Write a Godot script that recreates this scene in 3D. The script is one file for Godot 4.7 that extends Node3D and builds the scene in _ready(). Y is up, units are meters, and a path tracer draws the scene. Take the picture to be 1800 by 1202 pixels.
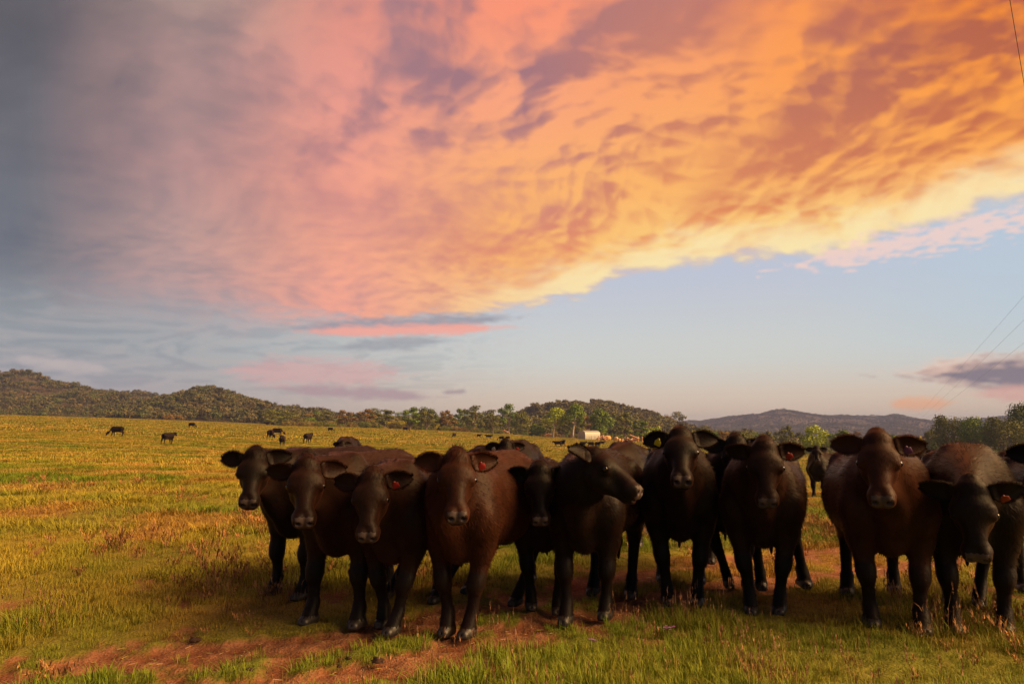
extends Node3D
# A mob of black cattle on an open paddock at sunset. Camera at the origin of x and z, looking along -z.

const EYE := Vector3(0.0, 1.43, 0.0)
const PITCH := 0.1293            # camera looks up by this much
const FOCAL := 1200.0            # of a photograph 1800 units wide (24 mm lens on a 36 mm frame)
var rng := RandomNumberGenerator.new()
var taken := {}
var mats := {}


func _ready() -> void:
	rng.seed = 7
	add_camera_sky_sun()
	make_materials()
	build_ground()
	build_hills()
	build_trees()
	build_shed_and_fence()
	build_cattle()
	build_grass()
	build_small_things()
	build_wires()


func add_camera_sky_sun() -> void:
	var cam := Camera3D.new()
	cam.name = "camera"
	cam.position = EYE
	cam.rotation = Vector3(PITCH, 0, 0)
	cam.fov = rad_to_deg(2.0 * atan(601.0 / FOCAL))
	cam.near = 0.1
	cam.far = 9000.0
	add_child(cam)
	var env := Environment.new()
	env.background_mode = Environment.BG_SKY
	var sky := Sky.new()
	var pano := PanoramaSkyMaterial.new()
	pano.panorama = sky_picture()
	sky.sky_material = pano
	env.sky = sky
	env.background_energy_multiplier = 0.5
	env.tonemap_mode = Environment.TONE_MAPPER_LINEAR
	env.tonemap_exposure = 2.0
	env.sdfgi_enabled = true
	env.ssao_enabled = true
	env.ssil_enabled = true
	env.fog_enabled = true
	env.fog_light_color = Color(0.50, 0.58, 0.84)
	env.fog_density = 0.00022
	var we := WorldEnvironment.new()
	we.name = "environment"
	we.environment = env
	add_child(we)
	# the last sun, low on the right and softened by the cloud in front of it
	var sun := DirectionalLight3D.new()
	sun.name = "sun"
	sun.light_color = Color(1.0, 0.80, 0.54)
	sun.light_energy = 1.5
	sun.light_angular_distance = 48.0
	sun.shadow_enabled = true
	add_child(sun)
	var az := deg_to_rad(102.0)
	var el := deg_to_rad(34.0)
	var to_sun := Vector3(sin(az) * cos(el), sin(el), -cos(az) * cos(el))
	sun.look_at_from_position(to_sun * 100.0, Vector3.ZERO)


# ---------------------------------------------------------------- helpers
func numbered(called: String, parent: Node) -> String:
	var key := str(parent.get_instance_id()) + called
	var n: int = taken.get(key, 0)
	taken[key] = n + 1
	return called if n == 0 else "%s_%03d" % [called, n]


func obj(called: String, mesh: Mesh, material: Material, parent: Node = self) -> MeshInstance3D:
	var o := MeshInstance3D.new()
	o.name = numbered(called, parent)
	o.mesh = mesh
	if material:
		o.material_override = material
	parent.add_child(o, true)
	return o


func tag(o: Node, label: String, category: String, group := "", kind := "") -> void:
	if label:
		o.set_meta("label", label)
	if category:
		o.set_meta("category", category)
	if group:
		o.set_meta("group", group)
	if kind:
		o.set_meta("kind", kind)


func thing(called: String, label: String, category: String, at := Vector3.ZERO, turn := 0.0, group := "") -> Node3D:
	var o := Node3D.new()
	o.name = numbered(called, self)
	o.position = at
	o.rotation.y = turn
	add_child(o, true)
	tag(o, label, category, group)
	return o


func copies(called: String, mesh: Mesh, material: Material, places: Array, colors: PackedColorArray, parent: Node = self) -> MultiMeshInstance3D:
	var mm := MultiMesh.new()
	mm.transform_format = MultiMesh.TRANSFORM_3D
	mm.use_colors = colors.size() > 0
	mm.mesh = mesh
	mm.instance_count = places.size()
	for i in places.size():
		mm.set_instance_transform(i, places[i])
		if mm.use_colors:
			mm.set_instance_color(i, colors[i])
	var o := MultiMeshInstance3D.new()
	o.name = numbered(called, parent)
	o.multimesh = mm
	o.material_override = material
	o.set_meta("kind", "stuff")
	parent.add_child(o, true)
	return o


func mesh_of(v: PackedVector3Array, n: PackedVector3Array, c: PackedColorArray, idx: PackedInt32Array, into: ArrayMesh = null) -> ArrayMesh:
	var a := []
	a.resize(Mesh.ARRAY_MAX)
	a[Mesh.ARRAY_VERTEX] = v
	if n.size():
		a[Mesh.ARRAY_NORMAL] = n
	if c.size():
		a[Mesh.ARRAY_COLOR] = c
	if idx.size():
		a[Mesh.ARRAY_INDEX] = idx
	var m := into if into else ArrayMesh.new()
	m.add_surface_from_arrays(Mesh.PRIMITIVE_TRIANGLES, a)
	return m


func tube(st: SurfaceTool, pts: Array, radii: Array, sides := 6, color := Color.WHITE) -> void:
	# a tapered tube along a polyline, appended with its own vertices
	var rings := []
	for i in pts.size():
		var t: Vector3 = (pts[mini(i + 1, pts.size() - 1)] - pts[maxi(i - 1, 0)]).normalized()
		var s := t.cross(Vector3(0.31, 0.2, 0.93)).normalized()
		var w := t.cross(s)
		var ring := []
		for k in sides:
			var a := TAU * k / sides
			ring.append(pts[i] + (s * cos(a) + w * sin(a)) * radii[i])
		rings.append(ring)
	st.set_color(color)
	for i in pts.size() - 1:
		for k in sides:
			var k2 := (k + 1) % sides
			for q in [rings[i][k], rings[i + 1][k2], rings[i + 1][k], rings[i][k], rings[i][k2], rings[i + 1][k2]]:
				st.add_vertex(q)
	for k in range(1, sides - 1):
		for q in [rings[-1][0], rings[-1][k], rings[-1][k + 1]]:
			st.add_vertex(q)


func ray(px: float, py: float) -> Vector3:
	# direction in the world of a point of the photograph's frame; used to read off where things stand
	var d := Vector3((px - 900.0) / FOCAL, (601.0 - py) / FOCAL, -1.0)
	return (Basis(Vector3.RIGHT, PITCH) * d)


func ground_at(px: float, py: float) -> Vector3:
	var d := ray(px, py)
	d /= Vector2(d.x, d.z).length()
	var t := 1.0
	while t < 900.0:
		var p := EYE + d * t
		if p.y <= height(p.x, p.z):
			break
		t += 0.02 if t < 12.0 else t * 0.004
	var q := EYE + d * t
	return Vector3(q.x, height(q.x, q.z), q.z)


func at_depth(px: float, py: float, depth: float) -> Vector3:
	var d := ray(px, py)
	return EYE + d * (depth / -d.z)


# how the paddock tilts: rise per metre by direction (sine of the azimuth, 0 ahead, right positive)
const TILT := [[-0.598, 0.0275], [-0.497, 0.0247], [-0.401, 0.0210], [-0.316, 0.0168], [-0.21, 0.0151], [-0.123, 0.0116], [-0.028, 0.0062], [0.059, 0.0007], [0.127, -0.0010], [0.185, -0.0042], [0.317, -0.0189], [0.403, -0.0207], [0.536, -0.0222], [0.595, -0.0218]]


func height(x: float, z: float) -> float:
	# level near the camera, dipping a little, then climbing to the left and falling to the right
	var d := sqrt(x * x + z * z)
	if d <= 6.0:
		return 0.0
	var s := x / d
	var k: float = TILT[-1][1]
	if s <= TILT[0][0]:
		k = TILT[0][1]
	else:
		for i in 13:
			if s < TILT[i + 1][0]:
				var t: float = (s - TILT[i][0]) / (TILT[i + 1][0] - TILT[i][0])
				k = lerpf(TILT[i][1], TILT[i + 1][1], t)
				break
	return k * minf(d - 6.0, 330.0 + (d - 336.0) * 0.15) - 1.3 * smoothstep(11.0, 60.0, d)


func noise(kind: int, freq: float, s: int, octaves := 1) -> FastNoiseLite:
	var f := FastNoiseLite.new()
	f.noise_type = kind
	f.frequency = freq
	f.seed = s
	f.fractal_type = FastNoiseLite.FRACTAL_FBM if octaves > 1 else FastNoiseLite.FRACTAL_NONE
	f.fractal_octaves = octaves
	return f


func noise_texture(f: FastNoiseLite, size: int, ramp: Array = [], bump := 0.0) -> Texture2D:
	var im := f.get_seamless_image(size, size, false, false, 0.12)
	if bump > 0.0:
		im.convert(Image.FORMAT_RGBA8)
		im.bump_map_to_normal_map(bump)
	elif ramp.size():
		im.convert(Image.FORMAT_RGBA8)
		for y in size:
			for x in size:
				im.set_pixel(x, y, ramp[0].lerp(ramp[1], im.get_pixel(x, y).r))
	return ImageTexture.create_from_image(im)


func make_materials() -> void:
	var coat := StandardMaterial3D.new()
	coat.vertex_color_use_as_albedo = true
	coat.albedo_color = Color(0.95, 0.62, 0.48)      # the fur's own red-brown; each animal's vertex colours deepen it to black
	coat.roughness = 0.52
	coat.metallic_specular = 0.25
	coat.rim_enabled = true
	coat.rim = 0.14
	coat.rim_tint = 1.0
	var streaks := noise(FastNoiseLite.TYPE_SIMPLEX, 0.04, 3, 3)
	coat.normal_enabled = true
	coat.normal_texture = noise_texture(streaks, 256, [], 6.0)
	coat.normal_scale = 0.28
	coat.uv1_triplanar = true
	coat.uv1_scale = Vector3(10.0, 1.3, 8.0)
	mats.coat = coat
	var hair := StandardMaterial3D.new()
	hair.vertex_color_use_as_albedo = true
	hair.roughness = 0.52
	hair.metallic_specular = 0.25
	hair.backlight_enabled = true
	hair.backlight = Color(0.05, 0.022, 0.012)
	hair.cull_mode = BaseMaterial3D.CULL_DISABLED
	mats.hair = hair
	var nose := StandardMaterial3D.new()
	nose.vertex_color_use_as_albedo = true
	nose.roughness = 0.58
	nose.metallic_specular = 0.35
	mats.nose = nose
	var eye := StandardMaterial3D.new()
	eye.albedo_color = Color(0.02, 0.012, 0.01)
	eye.roughness = 0.06
	mats.eye = eye
	var hoof := StandardMaterial3D.new()
	hoof.vertex_color_use_as_albedo = true
	hoof.roughness = 0.45
	mats.hoof = hoof
	for t in [["red_tag", Color(0.42, 0.02, 0.04)], ["purple_tag", Color(0.24, 0.05, 0.30)], ["yellow_tag", Color(0.75, 0.68, 0.05)], ["white_tag", Color(0.62, 0.60, 0.62)]]:
		var m := StandardMaterial3D.new()
		m.albedo_color = t[1]
		m.roughness = 0.5
		m.backlight_enabled = true
		m.backlight = t[1] * 0.4
		mats[t[0]] = m
	var leaf := StandardMaterial3D.new()
	leaf.vertex_color_use_as_albedo = true
	leaf.roughness = 0.7
	leaf.metallic_specular = 0.3
	leaf.cull_mode = BaseMaterial3D.CULL_DISABLED
	leaf.backlight_enabled = true
	leaf.backlight = Color(0.34, 0.34, 0.10)
	mats.leaf = leaf
	var grass := leaf.duplicate()
	grass.backlight = Color(0.40, 0.37, 0.08)
	mats.grass = grass
	var bark := StandardMaterial3D.new()
	bark.vertex_color_use_as_albedo = true
	bark.roughness = 0.85
	mats.bark = bark
	var plain := StandardMaterial3D.new()
	plain.vertex_color_use_as_albedo = true
	plain.roughness = 0.8
	mats.plain = plain


# ---------------------------------------------------------------- sky
# The sky is computed for every direction from azimuth (degrees, 0 ahead, right positive) and elevation.
var sky_noise := {}
var sky_grid := []          # colours of the lit and of the shaded side of the cloud deck, by azimuth and elevation
const GRID_AZ := [-37.0, -27.0, -14.0, 0.0, 14.0, 26.5, 37.0]
const GRID_EL := [5.5, 10.0, 15.0, 20.0, 27.0, 34.0, 41.0]


func lin(r: float, g: float, b: float) -> Color:
	return Color(r / 255.0, g / 255.0, b / 255.0).srgb_to_linear()


func sky_setup() -> void:
	var L := FastNoiseLite.TYPE_SIMPLEX
	sky_noise.big = noise(L, 1.0, 11, 3)
	sky_noise.mid = noise(L, 1.0, 12, 4)
	sky_noise.warp = noise(L, 1.0, 13, 2)
	sky_noise.fine = noise(L, 1.0, 14, 4)
	sky_noise.cell = noise(FastNoiseLite.TYPE_CELLULAR, 1.0, 15, 1)
	sky_noise.cell.cellular_return_type = FastNoiseLite.RETURN_DISTANCE
	sky_noise.cell.cellular_distance_function = FastNoiseLite.DISTANCE_EUCLIDEAN
	sky_noise.cell2 = sky_noise.cell.duplicate()
	sky_noise.cell2.seed = 16
	# [lit, shaded] from low to high, left to right
	var lit := [
		[[128,132,138],[165,160,165],[236,172,162],[255,208,158],[255,216,160],[255,222,170],[255,225,195]],
		[[122,126,135],[194,160,157],[250,170,146],[255,200,134],[255,224,158],[255,228,178],[255,226,198]],
		[[112,116,126],[200,158,150],[252,172,140],[255,186,108],[255,208,124],[255,218,138],[255,205,140]],
		[[112,112,120],[200,152,145],[248,165,140],[255,180,112],[255,184,104],[255,174,92],[255,168,78]],
		[[110,106,112],[192,150,144],[236,156,140],[252,166,126],[253,166,106],[255,160,80],[255,148,50]],
		[[104,100,104],[182,156,142],[226,146,130],[252,150,118],[246,150,112],[250,150,82],[252,132,42]],
		[[84,84,90],[172,150,134],[224,144,126],[252,142,112],[228,136,110],[240,132,84],[226,104,48]]]
	var dim := [
		[[114,122,132],[144,150,158],[180,164,170],[210,176,164],[240,190,150],[246,196,150],[248,205,175]],
		[[104,112,124],[152,142,148],[206,152,146],[234,158,122],[248,178,116],[250,186,126],[246,196,160]],
		[[92,100,114],[146,132,138],[206,142,138],[228,144,112],[236,146,92],[238,146,86],[238,146,90]],
		[[88,92,104],[146,126,132],[192,132,134],[206,136,124],[222,138,96],[208,124,88],[206,116,74]],
		[[88,88,96],[140,122,126],[166,124,132],[162,118,128],[206,130,104],[184,110,92],[180,98,74]],
		[[74,76,84],[132,118,120],[160,124,134],[172,120,124],[190,124,114],[202,116,90],[206,102,58]],
		[[58,62,72],[124,112,116],[162,120,126],[184,120,116],[158,112,114],[176,108,94],[160,82,56]]]
	for set_ in [lit, dim]:
		var rows := []
		for r in set_:
			var row := []
			for c in r:
				row.append(lin(c[0], c[1], c[2]))
			rows.append(row)
		sky_grid.append(rows)


func knot(a: Array, x: float) -> float:
	if x <= a[0]:
		return 0.0
	for i in a.size() - 1:
		if x < a[i + 1]:
			var t: float = (x - a[i]) / (a[i + 1] - a[i])
			return i + t * t * (3.0 - 2.0 * t) * 0.5 + t * 0.5
	return a.size() - 1.0


func deck_color(g: Array, u: float, v: float) -> Color:
	var i := mini(int(u), 5)
	var j := mini(int(v), 5)
	var a: Color = g[j][i].lerp(g[j][i + 1], u - i)
	var b: Color = g[j + 1][i].lerp(g[j + 1][i + 1], u - i)
	return a.lerp(b, v - j)


func edge_of_deck(az: float) -> float:
	# elevation of the deck's lower edge
	var xs := [-40.0, -24.0, -14.0, -7.0, 0.0, 5.0, 10.0, 16.0, 22.0, 26.0, 30.0, 37.0, 50.0]
	var ys := [9.2, 8.9, 8.7, 9.2, 10.1, 11.2, 12.9, 13.5, 13.6, 13.4, 14.2, 15.6, 18.0]
	if az <= xs[0]:
		return ys[0]
	for i in xs.size() - 1:
		if az < xs[i + 1]:
			return lerpf(ys[i], ys[i + 1], smoothstep(xs[i], xs[i + 1], az))
	return ys[-1]


func streak(az: float, el: float, a0: float, a1: float, e0: float, e1: float, half: float, n: float) -> float:
	# a low streak of cloud between two azimuths, from elevation e0 to e1, with a ragged edge
	var t := (az - a0) / (a1 - a0)
	if t < -0.1 or t > 1.1:
		return 0.0
	var body := smoothstep(-0.05, 0.3, t) * (1.0 - smoothstep(0.7, 1.06, t))
	var d := absf(el - lerpf(e0, e1, t)) / half
	return clampf(body * 1.5 - d + n * 0.9, 0.0, 1.0)


func sky_color(az_in: float, el: float) -> Color:
	# beyond the frame the same deck goes on: dull behind and to the left, warm to the right
	var az := az_in
	if absf(az) > 90.0:
		az = signf(az) * 180.0 - az          # behind, the same bank of cloud goes on
	var e := maxf(el, 0.0)
	var r := deg_to_rad(az)
	var c := cos(deg_to_rad(e))
	var dir := Vector3(sin(r) * c, sin(deg_to_rad(e)), -cos(r) * c)
	var p := Vector2(dir.x, dir.z) / (dir.y + 0.16)     # where the sight line meets the deck
	# clear air
	var air := lin(231, 204, 176).lerp(lin(212, 214, 208), smoothstep(1.0, 6.5, e)).lerp(lin(192, 199, 216), smoothstep(5.0, 14.0, e)).lerp(lin(165, 178, 205), smoothstep(14.0, 60.0, e))
	var leftness := maxf(smoothstep(4.0, -38.0, az), smoothstep(80.0, 120.0, absf(az_in)))
	air = air.lerp(lin(160, 158, 166).lerp(lin(150, 156, 162), smoothstep(2.0, 7.0, e)), leftness * 0.92)
	air = air.lerp(lin(184, 206, 222), smoothstep(20.0, 40.0, az) * smoothstep(2.0, 9.0, e) * 0.6 * (1.0 - smoothstep(90.0, 150.0, az)))
	# the deck
	var wx: float = sky_noise.warp.get_noise_2d(p.x * 0.9, p.y * 0.9)
	var wy: float = sky_noise.warp.get_noise_2d(p.x * 0.9 + 31.0, p.y * 0.9 - 17.0)
	var q := p + Vector2(wx, wy) * 0.10
	# long soft billows drawn out towards the upper right
	var h := Vector2(dir.x, dir.z) / (dir.y + 0.55) * 1.55 + Vector2(wx, wy) * 0.06      # pouches hang down, so they look less foreshortened
	var s := Vector2(h.x * 0.85 + h.y * 0.53, h.y * 0.85 - h.x * 0.53)
	var big: float = sky_noise.big.get_noise_2d(s.x * 1.7 + 3.0, s.y * 2.3)
	var mid: float = sky_noise.mid.get_noise_2d(s.x * 4.6 + 5.0, s.y * 6.2)
	var fine: float = sky_noise.fine.get_noise_2d(q.x * 7.0 + q.y * 3.0, q.y * 9.0)
	# hanging pouches: their lower, outer flanks face the light
	var toward := p.normalized() * 0.5 + Vector2(0.35, 0.0)
	var d1 := toward * 0.17
	var q1 := (h + Vector2(fine, mid) * 0.03) * Vector2(3.2, 3.6)
	var pouch: float = sky_noise.cell.get_noise_2d(q1.x + d1.x, q1.y + d1.y) - sky_noise.cell.get_noise_2d(q1.x - d1.x, q1.y - d1.y)
	var q2 := (h + Vector2(fine, wx) * 0.014) * Vector2(9.0, 10.0)
	var pouch2: float = sky_noise.cell2.get_noise_2d(q2.x + d1.x, q2.y + d1.y) - sky_noise.cell2.get_noise_2d(q2.x - d1.x, q2.y - d1.y)
	var q3 := (h + Vector2(fine, mid) * 0.007) * Vector2(21.0, 24.0)
	var pouch3: float = sky_noise.cell.get_noise_2d(q3.x + d1.x, q3.y + d1.y) - sky_noise.cell.get_noise_2d(q3.x - d1.x, q3.y - d1.y)
	var lo := smoothstep(12.0, 17.0, e) * (1.0 - smoothstep(24.0, 31.0, e)) * smoothstep(-6.0, 9.0, az) * (1.0 - smoothstep(44.0, 70.0, az))
	var hi := smoothstep(18.0, 27.0, e) * smoothstep(-27.0, -14.0, az)
	var t := 0.58 + big * 0.62 + mid * 0.34 + fine * 0.18
	t += pouch * 2.6 * hi + pouch2 * (1.7 * lo + 0.35 + 1.3 * hi) + pouch3 * (1.6 * lo + 0.35 + 0.5 * hi)
	t = lerpf(t, 0.62 + mid * 0.45 + fine * 0.55 + pouch3 * 0.7 + pouch2 * 0.7, (1.0 - smoothstep(11.0, 17.0, e)) * 0.85)
	t += 0.14 * hi * (1.0 - smoothstep(-3.0, 6.0, az)) + 0.20 * smoothstep(13.0, 20.0, az) * smoothstep(24.0, 29.0, e)
	# the dull mauve hollows seen high in the middle
	t -= 0.22 * exp(-pow((az - 9.0) / 8.0, 2.0) - pow((e - 36.0) / 4.5, 2.0)) + 0.42 * exp(-pow((az + 5.0) / 5.0, 2.0) - pow((e - 28.5) / 3.5, 2.0))
	t = lerpf(0.62, t, lerpf(0.6, 0.92, smoothstep(-34.0, -2.0, az)))
	t = lerpf(t, 0.66, 0.28 * smoothstep(8.0, 20.0, az))
	t = smoothstep(-0.25, 1.2, t)
	# the dark ragged band above the bright edge on the right
	var band_el := 22.5 + (az - 24.0) * 0.34
	var ragged: float = sky_noise.mid.get_noise_2d(q.x * 4.2 + 9.0, q.y * 4.2)
	var band := exp(-pow((e - band_el + ragged * 3.0) / 2.1, 2.0)) * smoothstep(12.0, 24.0, az) * (1.0 - smoothstep(48.0, 75.0, az))
	t *= 1.0 - clampf(band * (0.70 + ragged * 1.3 + fine * 0.9 + pouch2 * 0.8), 0.0, 0.95)
	var u := knot(GRID_AZ, az)
	var v := knot(GRID_EL, e)
	var deck := deck_color(sky_grid[1], u, v).lerp(deck_color(sky_grid[0], u, v), t)
	# overhead and behind, the deck loses the glow
	var away := smoothstep(50.0, 120.0, absf(fposmod(az_in - 20.0 + 180.0, 360.0) - 180.0)) * (1.0 - 0.5 * smoothstep(60.0, 90.0, e))
	away = maxf(away, smoothstep(45.0, 85.0, e) * 0.55)
	deck = deck.lerp(lin(84, 80, 90).lerp(lin(128, 108, 108), t), away)
	# bright rim along the edge
	var edge := edge_of_deck(az)
	var rag := fine * 0.5 + mid * 0.5 + ragged * 0.25
	var above := e - edge + rag
	var right := smoothstep(-9.0, 6.0, az) * (1.0 - smoothstep(60.0, 110.0, az))
	var rim := smoothstep(-0.4, 0.8, above) * (1.0 - smoothstep(0.6, 3.6, above - mid * 1.5)) * right
	deck = deck.lerp(lin(255, 236, 182), rim * 0.82 * (1.0 - away))
	var cover := smoothstep(-0.5, 0.9, above) if az > -10.0 else smoothstep(lerpf(-0.5, -3.0, smoothstep(-10.0, -26.0, az)), lerpf(0.9, 3.0, smoothstep(-10.0, -26.0, az)), above)
	var col := air.lerp(deck, cover)
	# thin veil under the deck on the left
	var veil: float = sky_noise.fine.get_noise_2d(az * 0.22 + e * 0.12 + wx, e * 1.1 - az * 0.05)
	col = col.lerp(lin(196, 180, 174), clampf(veil * 0.5, 0.0, 0.25) * (1.0 - cover) * smoothstep(10.0, -12.0, az) * smoothstep(1.0, 4.0, e))
	col = col.lerp(lin(118, 128, 140), clampf(-veil * 0.55, 0.0, 0.25) * (1.0 - cover) * smoothstep(4.0, -12.0, az) * smoothstep(1.0, 4.0, e))
	# small low clouds
	if e < 16.0 and absf(az_in) < 60.0:
		var f2: float = sky_noise.mid.get_noise_2d(az * 0.35, e * 1.7)
		var f3: float = sky_noise.fine.get_noise_2d(az * 0.55 + 7.0, e * 2.2)
		var n := f2 * 0.35 + f3 * 0.4
		col = col.lerp(lin(150, 148, 160), streak(az, el, -20.0, 1.5, 8.0, 9.6, 0.55, n) * 0.75)
		col = col.lerp(lin(250, 172, 155), streak(az, el, -18.5, 0.8, 7.9, 8.7, 0.42, n) * 0.9)
		col = col.lerp(lin(150, 154, 162), streak(az, el, -15.0, -5.0, 6.7, 7.6, 0.5, n) * 0.6)
		col = col.lerp(lin(226, 170, 166), streak(az, el, -24.0, -8.0, 4.6, 4.7, 1.0, n) * 0.6)
		col = col.lerp(lin(182, 152, 156), streak(az, el, -20.0, -5.5, 3.35, 2.75, 0.42, n) * 0.85)
		col = col.lerp(lin(170, 148, 152), streak(az, el, -6.0, -3.6, 3.15, 3.25, 0.16, n) * 0.8)
		col = col.lerp(lin(205, 190, 186), streak(az, el, -37.0, -30.0, 5.0, 4.2, 0.4, n) * 0.6)
		var dark := streak(az, el, 29.3, 52.0, 4.0, 3.2, 1.0, n)
		col = col.lerp(lin(252, 205, 178), streak(az, el, 29.0, 46.0, 4.15, 3.8, 0.95, n) * 0.9)
		col = col.lerp(lin(128, 120, 132), dark * 0.95)
		col = col.lerp(lin(232, 176, 160), streak(az, el, 33.0, 44.0, 2.6, 2.2, 0.5, n) * 0.8)
		col = col.lerp(lin(250, 186, 140), streak(az, el, 28.4, 33.2, 1.95, 1.9, 0.42, n) * 0.95)
		var wisp := streak(az, el, 22.0, 41.0, 12.7, 14.6, 0.75, n * 3.0)
		col = col.lerp(lin(252, 214, 200), wisp * 0.75)
	return col


func sky_picture() -> ImageTexture:
	sky_setup()
	var W := 4096
	var H := 2048
	# row by row upwards-down; azimuth 0 lies at the left and right margins of the panorama
	var coarse := patch(-180.0, 180.0, -90.0, 90.0, W / 8, H / 8)
	coarse.resize(W, H, Image.INTERPOLATE_BILINEAR)
	# the part of the sky in view is worked out finely, by the same rule
	for half in [[-45.0, 0.0], [0.0, 45.0]]:
		var fine := patch(half[0], half[1], 0.0, 45.0, 300, 300)
		fine.resize(W / 8, H / 4, Image.INTERPOLATE_CUBIC)
		coarse.blit_rect(fine, Rect2i(0, 0, W / 8, H / 4), Vector2i(int(fposmod(half[0] + SKY_TURN, 360.0) / 360.0 * W), H / 4))
	return ImageTexture.create_from_image(coarse)


const SKY_TURN := 0.0


func patch(az0: float, az1: float, el0: float, el1: float, w: int, h: int) -> Image:
	var im := Image.create(w, h, false, Image.FORMAT_RGBF)
	for y in h:
		var el := el1 - (y + 0.5) * (el1 - el0) / h
		for x in w:
			var az := az0 + (x + 0.5) * (az1 - az0) / w
			if az1 - az0 > 300.0:
				az = fposmod(az - az0 - SKY_TURN + 180.0, 360.0) - 180.0
			im.set_pixel(x, y, Color(0.16, 0.12, 0.06) if el < -2.0 else sky_color(az, el))
	return im


# ---------------------------------------------------------------- ground
var n_patch: FastNoiseLite
var n_small: FastNoiseLite
var n_rows: FastNoiseLite
const THATCH := Color(0.19, 0.125, 0.042)      # dead matted grass and earth between the blades
const RUT_A := [Vector2(-6.5, -3.3), Vector2(-3.3, -4.2), Vector2(-1.4, -4.85), Vector2(0.2, -6.1), Vector2(1.5, -7.3), Vector2(3.7, -8.7), Vector2(8.0, -11.0), Vector2(14.0, -14.0)]
const RUT_B := [Vector2(-5.5, -2.6), Vector2(-2.9, -3.5), Vector2(-1.6, -4.05), Vector2(-0.6, -4.45), Vector2(0.3, -5.5), Vector2(2.0, -6.6), Vector2(4.2, -7.8), Vector2(9.0, -10.2), Vector2(15.0, -13.2)]


func away_from(line: Array, p: Vector2) -> float:
	var d := 1e9
	for i in line.size() - 1:
		d = minf(d, p.distance_squared_to(Geometry2D.get_closest_point_to_segment(p, line[i], line[i + 1])))
	return sqrt(d)


func bare(x: float, z: float) -> float:
	# 1 where the red earth of the track lies open
	if z < -20.0 or x * x + z * z > 420.0:
		return 0.0
	var p := Vector2(x, z)
	var n := n_small.get_noise_2d(x * 1.6, z * 1.6)
	var fade := lerpf(1.0, 0.85, smoothstep(-5.5, -8.0, z))
	var a := 1.0 - smoothstep(0.08, 0.34, away_from(RUT_A, p) + n * 0.34)
	var b := 1.0 - smoothstep(0.14, 0.44, away_from(RUT_B, p) + n * 0.36)
	var right := smoothstep(0.5, 2.2, x) * smoothstep(-6.4, -5.2, z)     # grown over in the near right corner
	var spots := smoothstep(0.28, 0.5, n_patch.get_noise_2d(x * 9.0 + 40.0, z * 9.0)) * 0.6 * smoothstep(-11.0, -7.0, z)
	return clampf(maxf(maxf(a, b) * fade, spots) * (1.0 - right), 0.0, 1.0)


func straw(x: float, z: float) -> float:
	# mown rows of dry straw lying across the paddock
	var d := -z
	var w := n_rows.get_noise_2d(x * 0.6, z * 2.0) * 2.2
	var row := 0.5 + 0.5 * sin((z + w + x * 0.02) * TAU / 5.2)
	var broken := n_patch.get_noise_2d(x * 1.5 + 90.0, z * 3.0)
	return clampf(smoothstep(0.62, 0.98, row + broken * 0.5) * smoothstep(8.0, 16.0, d), 0.0, 1.0)


func sward(x: float, z: float) -> Color:
	# colour of the standing grass at a place
	var a := n_patch.get_noise_2d(x, z)
	var b := n_patch.get_noise_2d(x * 4.0 + 13.0, z * 4.0)
	var dry := clampf(0.42 + a * 0.9 + b * 0.7, 0.0, 1.0)
	var d := sqrt(x * x + z * z)
	# greener towards the near side, reaching farther back on the right
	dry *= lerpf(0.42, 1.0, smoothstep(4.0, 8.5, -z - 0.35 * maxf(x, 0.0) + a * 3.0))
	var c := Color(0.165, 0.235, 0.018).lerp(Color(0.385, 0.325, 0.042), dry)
	var rusty := smoothstep(0.15, 0.45, n_patch.get_noise_2d(x * 2.2 - 60.0, z * 2.2 + 15.0)) * smoothstep(4.5, 7.0, d) * (1.0 - smoothstep(25.0, 60.0, d))
	c = c.lerp(Color(0.44, 0.205, 0.055), rusty * 0.6)
	return c.lerp(Color(0.60, 0.36, 0.11), straw(x, z) * 0.6)


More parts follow.
